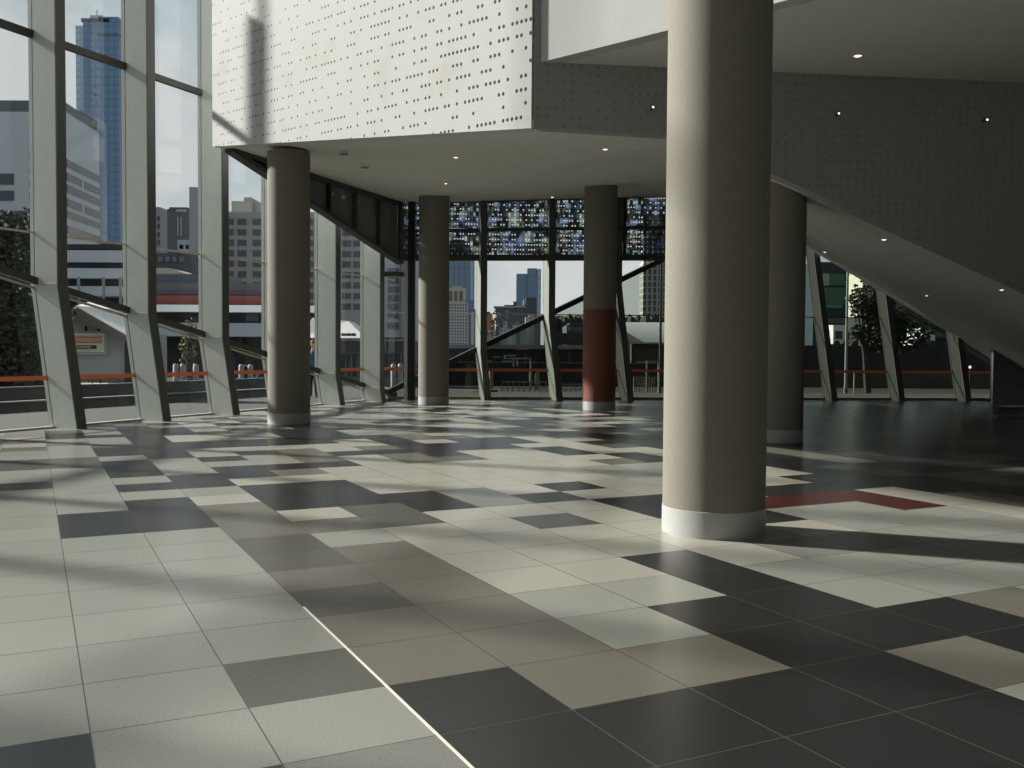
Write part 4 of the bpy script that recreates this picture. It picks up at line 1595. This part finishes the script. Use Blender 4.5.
fence('grey post-and-rail fence in the yard between the two far mullions', 502, 546, 381, 394, 40, 5.5, (382, 388), w=.035)
fence('grey post-and-rail fence in the yard left of the red-footed column', 560, 584, 383, 394, 40, 5, (384.5, 389), w=.035)
fence('pale picket fence in the yard beside the nearest column', 634, 656, 376.5, 394, 38, 2.6, (377.5, 385), m='x_timber', w=.04)
fence('low pale rail fence right of the far leaning mullion', 627, 631, 389, 394, 38, 2, (389.5, 392))
o = empty('goal_frame', (0, 0, 0), 'pale steel goal-shaped frame before the shed wall', 'frame')
for x0, y0, x1, y1, w in ((647, 362, 660, 362, .09), (647, 362, 647, 394, .07), (659, 362, 659, 394, .09)):
    mb = MB()
    mb.bar(at(x0, y0, 37), at(x1, y1, 37), w, w, up=(0, 1, 0))
    mb.build('member', 'x_post', o)
o = empty('lamp_post', (at(659.8, 394, 35).x, 35, -.3), 'slim dark lamp post rising beside the nearest column', 'lamp post')
mb = MB()
mb.tube([(0, 0, 0), (0, 0, 5.2)], [.055, .04], 8)
mb.build('pole', 'rail', o)
mb = MB()
mb.tube([(0, 0, 5.15), (.2, 0, 5.3), (.7, 0, 5.35)], .03, 6)
mb.build('arm', 'rail', o)

# --- view through the right-hand window
o = empty('green_building', (0, 0, 0), 'building with green glass and a bright green band in the right window', 'building')
strip(o, 'wall', 812, 846, 262, 378, 75, 'x_navy', 8)
strip(o, 'pale_panel', 818, 829, 273.5, 285.5, 74.8, 'x_greenpale', .2)
strip(o, 'green_glazing', 829, 845, 274, 285.5, 74.8, 'x_green', .2)
strip(o, 'green_glazing', 818, 845, 287.5, 305, 74.8, 'x_green', .2)
strip(o, 'green_band', 820, 842, 305, 307.8, 74.7, 'x_greenline', .2)
strip(o, 'white_canopy', 818, 862, 318, 323.5, 74.2, 'x_coping', .7)
o = empty('dark_block', (0, 0, 0), 'dark unlit block filling the right window behind the tree', 'building')
strip(o, 'wall', 886, 1010, 262, 384, 70, 'x_under', 4)
strip(o, 'window_band', 892, 1000, 318, 322, 69.8, 'x_slate', .15)
strip(o, 'window_band', 892, 1000, 334, 338, 69.8, 'x_slate', .15)
o = empty('cream_building', (0, 0, 0), 'cream building half hidden by the tree in the right window', 'building')
strip(o, 'wall', 862, 884, 272, 317, 66, 'x_cream', 3)
strip(o, 'string_course', 862, 884, 294.5, 296, 65.8, 'x_coping', 3.4)
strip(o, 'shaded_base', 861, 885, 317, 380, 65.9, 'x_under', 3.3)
o = empty('delivery_truck', (at(838, 0, 55).x, 55, 1.88), 'pale truck with navy side panels parked in the right window', 'truck')
off = Vector(o.location)
def tb(nm, x0, x1, yt, yb, m, dy=0.0, deep=2.2):
    p, q = at(x0, yb, 55) - off, at(x1, yt, 55) - off
    mb = MB()
    mb.box(p.x, q.x, dy, dy + deep, p.z, q.z)
    return mb.build(nm, m, o)
tb('box_body', 833, 851, 325, 344, 'x_signwhite')
tb('side_panel', 835, 842.5, 331, 339, 'x_navy', -.03, .05)
tb('side_panel', 846.2, 849.5, 332, 340, 'x_navy', -.03, .05)
tb('cab', 851.5, 859, 329, 344, 'x_signwhite')
tb('windscreen', 853, 858.5, 330.5, 336, 'x_navy', -.03, .05)
for px in (837, 846, 855.5):
    c = at(px, 345.5, 55) - off
    mb = MB()
    mb.tube([(c.x, -.02, .17), (c.x, .3, .17)], .17, 14)
    mb.build('wheel', 'x_under', o)
o = empty('retaining_wall', (0, 0, 0), 'dark raised roadway wall across the right window below the truck', 'wall')
ROAD = 1.88
mb = MB()
mb.box(at(790, 0, 50).x, at(1010, 0, 50).x, 50, 62, .6, ROAD)
mb.build('roadway', 'x_under', o)
mb = MB()
mb.box(at(790, 0, 50).x, at(1010, 0, 50).x, 49.8, 62, -.3, .6)
mb.build('wall_base', 'x_brownwall', o)
o = empty('street_pole', (at(845.5, 394, 36).x, 36, -.3), 'slim pale pole standing in the right window', 'pole')
mb = MB()
mb.tube([(0, 0, 0), (0, 0, 4.9)], [.06, .045], 8)
mb.build('pole', 'x_post', o)
mb = MB()
mb.tube([(0, 0, 0), (0, 0, .5)], .085, 8)
mb.build('base_sleeve', 'x_coping', o)
o = empty('short_pole', (at(854, 394, 36).x, 36, -.3), 'short thin post just right of the slim pale pole', 'post')
mb = MB()
mb.tube([(0, 0, 0), (0, 0, 1.05)], .03, 8)
mb.lathe([(.045, 1.05), (.045, 1.09), (.001, 1.1)], seg=10)
mb.build('post', 'x_post', o)
o = empty('banner', (at(903, 352, 48).x, 48, 0), 'narrow orange-red hanging banner beyond the second right mullion', 'banner')
off = Vector(o.location)
mb = MB()
for x0, x1, yt, yb in ((901.5, 904.5, 331, 342),):
    p, q = at(x0, yb, 48) - off, at(x1, yt, 48) - off
    mb.box(p.x, q.x, 0, .05, p.z, q.z)
mb.build('cloth', 'x_sign_red', o)
p = at(902.5, 347, 48) - off
mb = MB()
mb.lathe([(.001, p.z - .12), (.1, p.z - .06), (.1, p.z + .06), (.001, p.z + .12)], p.x, 0, 12)
mb.build('round_sign', 'x_sign_red', o)
p = at(901, 330, 48) - off
mb = MB()
mb.tube([(p.x - .03, .03, -.3), (p.x - .03, .03, p.z)], .03, 6)
mb.build('pole', 'x_under', o)
o = empty('parked_van', (at(925, 0, 52).x, 52, 1.88), 'pale van with a red panel behind the tree in the right window', 'van')
off = Vector(o.location)
for nm, x0, x1, yt, yb, m, dy, deep in (('body', 916, 935, 335, 345.5, 'x_roofwhite', 0, 2), ('cargo_roof', 922, 931, 328, 335, 'x_apart', 0, 2), ('red_panel', 921.5, 928, 340, 346, 'x_sign_red', -.03, .05), ('window', 924, 931, 341.5, 346, 'x_navy', -.04, .05)):
    p, q = at(x0, yb, 52) - off, at(x1, yt, 52) - off
    mb = MB()
    mb.box(p.x, q.x, dy, dy + deep, p.z, q.z)
    mb.build(nm, m, o)
for px in (919, 932):
    c = at(px, 349, 52) - off
    mb = MB()
    mb.tube([(c.x, -.02, .17), (c.x, .3, .17)], .17, 14)
    mb.build('wheel', 'x_under', o)
o = empty('downlight_reflection', at(970, 367, 38), 'small white lamp glowing low in the last right-hand window', 'lamp')
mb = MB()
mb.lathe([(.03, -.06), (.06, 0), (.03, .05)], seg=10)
mb.build('lens', 'lamp', o)  # glowing stand-in for a ceiling light mirrored in the glass
mb = MB()
mb.tube([(0, 0, -.06), (0, 0, -2.2)], .025, 6)
mb.build('stem', 'x_under', o)


# --- person half hidden behind the round column
def person():
    D_ = 30.0
    p = at(313.5, 400, D_)
    o = empty('person', (p.x, D_, -.012), 'person in blue shirt and dark trousers standing outside behind the round column', 'person')
    joints = {'pelvis': (0, 0, .95, .15), 'belly': (0, 0, 1.12, .145), 'chest': (0, .0, 1.32, .16), 'neck0': (0, 0, 1.46, .075), 'neck': (0, 0, 1.53, .055), 'head0': (0, -.01, 1.60, .075), 'head1': (0, -.015, 1.68, .085), 'head2': (0, -.005, 1.75, .06)}
    edges = [('pelvis', 'belly'), ('belly', 'chest'), ('chest', 'neck0'), ('neck0', 'neck'), ('neck', 'head0'), ('head0', 'head1'), ('head1', 'head2')]
    for s, n in ((-1, 'l'), (1, 'r')):
        joints.update({'hip' + n: (.09 * s, 0, .88, .09), 'knee' + n: (.10 * s, -.02, .48, .062), 'ankle' + n: (.11 * s, .02, .09, .042), 'toe' + n: (.13 * s, -.15, .035, .034),
                       'sh' + n: (.185 * s, 0, 1.40, .06), 'el' + n: (.24 * s, .03, 1.12, .044), 'wr' + n: (.24 * s, -.06, .88, .03), 'palm' + n: (.24 * s, -.09, .80, .034)})
        edges += [('pelvis', 'hip' + n), ('hip' + n, 'knee' + n), ('knee' + n, 'ankle' + n), ('ankle' + n, 'toe' + n), ('chest', 'sh' + n), ('sh' + n, 'el' + n), ('el' + n, 'wr' + n), ('wr' + n, 'palm' + n)]
        for k in range(4):
            joints['f%d%s' % (k, n)] = (.24 * s, -.125 + .022 * k, .765 - .004 * (k % 2), .009)
            joints['g%d%s' % (k, n)] = (.228 * s, -.13 + .022 * k, .715 + .006 * abs(k - 1), .007)
            edges += [('palm' + n, 'f%d%s' % (k, n)), ('f%d%s' % (k, n), 'g%d%s' % (k, n))]
        joints['t0' + n] = (.215 * s, -.12, .80, .010)
        joints['t1' + n] = (.21 * s, -.135, .765, .008)
        edges += [('palm' + n, 't0' + n), ('t0' + n, 't1' + n)]
    names = list(joints)
    me = bpy.data.meshes.new('body')
    me.from_pydata([joints[n][:3] for n in names], [(names.index(a), names.index(b)) for a, b in edges], [])
    b = bpy.data.objects.new('body', me)
    COL.objects.link(b)
    b.parent = o
    sk = b.modifiers.new('skin', 'SKIN')
    for n, sv in zip(names, me.skin_vertices[0].data):
        sv.radius = (joints[n][3], joints[n][3] * (.72 if n in ('pelvis', 'belly', 'chest') else 1))
        sv.use_root = n == 'pelvis'
    sk.use_smooth_shade = True
    b.modifiers.new('sub', 'SUBSURF').render_levels = 2
    me.materials.append(M['x_skin'])
    # clothes: tapered shells round torso, arms and legs
    mb = MB()
    mb.tube([(0, 0, .93), (0, 0, 1.12), (0, 0, 1.33), (0, 0, 1.44), (0, 0, 1.48)], [.175, .165, .185, .13, .075], 16)
    for s in (-1, 1):
        mb.tube([(.14 * s, 0, 1.40), (.20 * s, 0, 1.38), (.245 * s, .03, 1.12), (.243 * s, -.055, .90)], [.075, .072, .058, .042], 10)
    mb.build('shirt', 'x_shirt', o, smooth=True)
    mb = MB()
    for s in (-1, 1):
        mb.tube([(.07 * s, 0, .98), (.09 * s, 0, .86), (.10 * s, -.02, .48), (.11 * s, .02, .07)], [.125, .112, .078, .066], 12)
    mb.build('trousers', 'x_trousers', o, smooth=True)
    mb = MB()
    mb.lathe([(.098, 1.63), (.105, 1.69), (.09, 1.77), (.05, 1.81), (.001, 1.82)], 0, .02, 14)
    mb.build('hair', 'x_hair', o, smooth=True)
    mb = MB()
    mb.tube([(0, -.09, 1.69), (0, -.125, 1.655), (0, -.10, 1.645)], [.010, .016, .012], 8)
    mb.build('nose', 'x_skin', o)
    for s in (-1, 1):
        mb = MB()
        mb.lathe([(.001, -.012), (.011, 0), (.001, .012)], .033 * s, -.085, 8)
        e = mb.build('eye', 'x_under', o, loc=(0, 0, 1.695))
        mb = MB()
        mb.tube([(.088 * s, .0, 1.70), (.10 * s, .01, 1.68), (.088 * s, .0, 1.65)], .012, 6)
        mb.build('ear', 'x_skin', o)
        mb = MB()
        mb.tube([(.115 * s, .07, .05), (.12 * s, -.05, .055), (.135 * s, -.19, .035)], [.045, .052, .036], 10)
        mb.build('shoe', 'x_under', o)


person()
print('built')
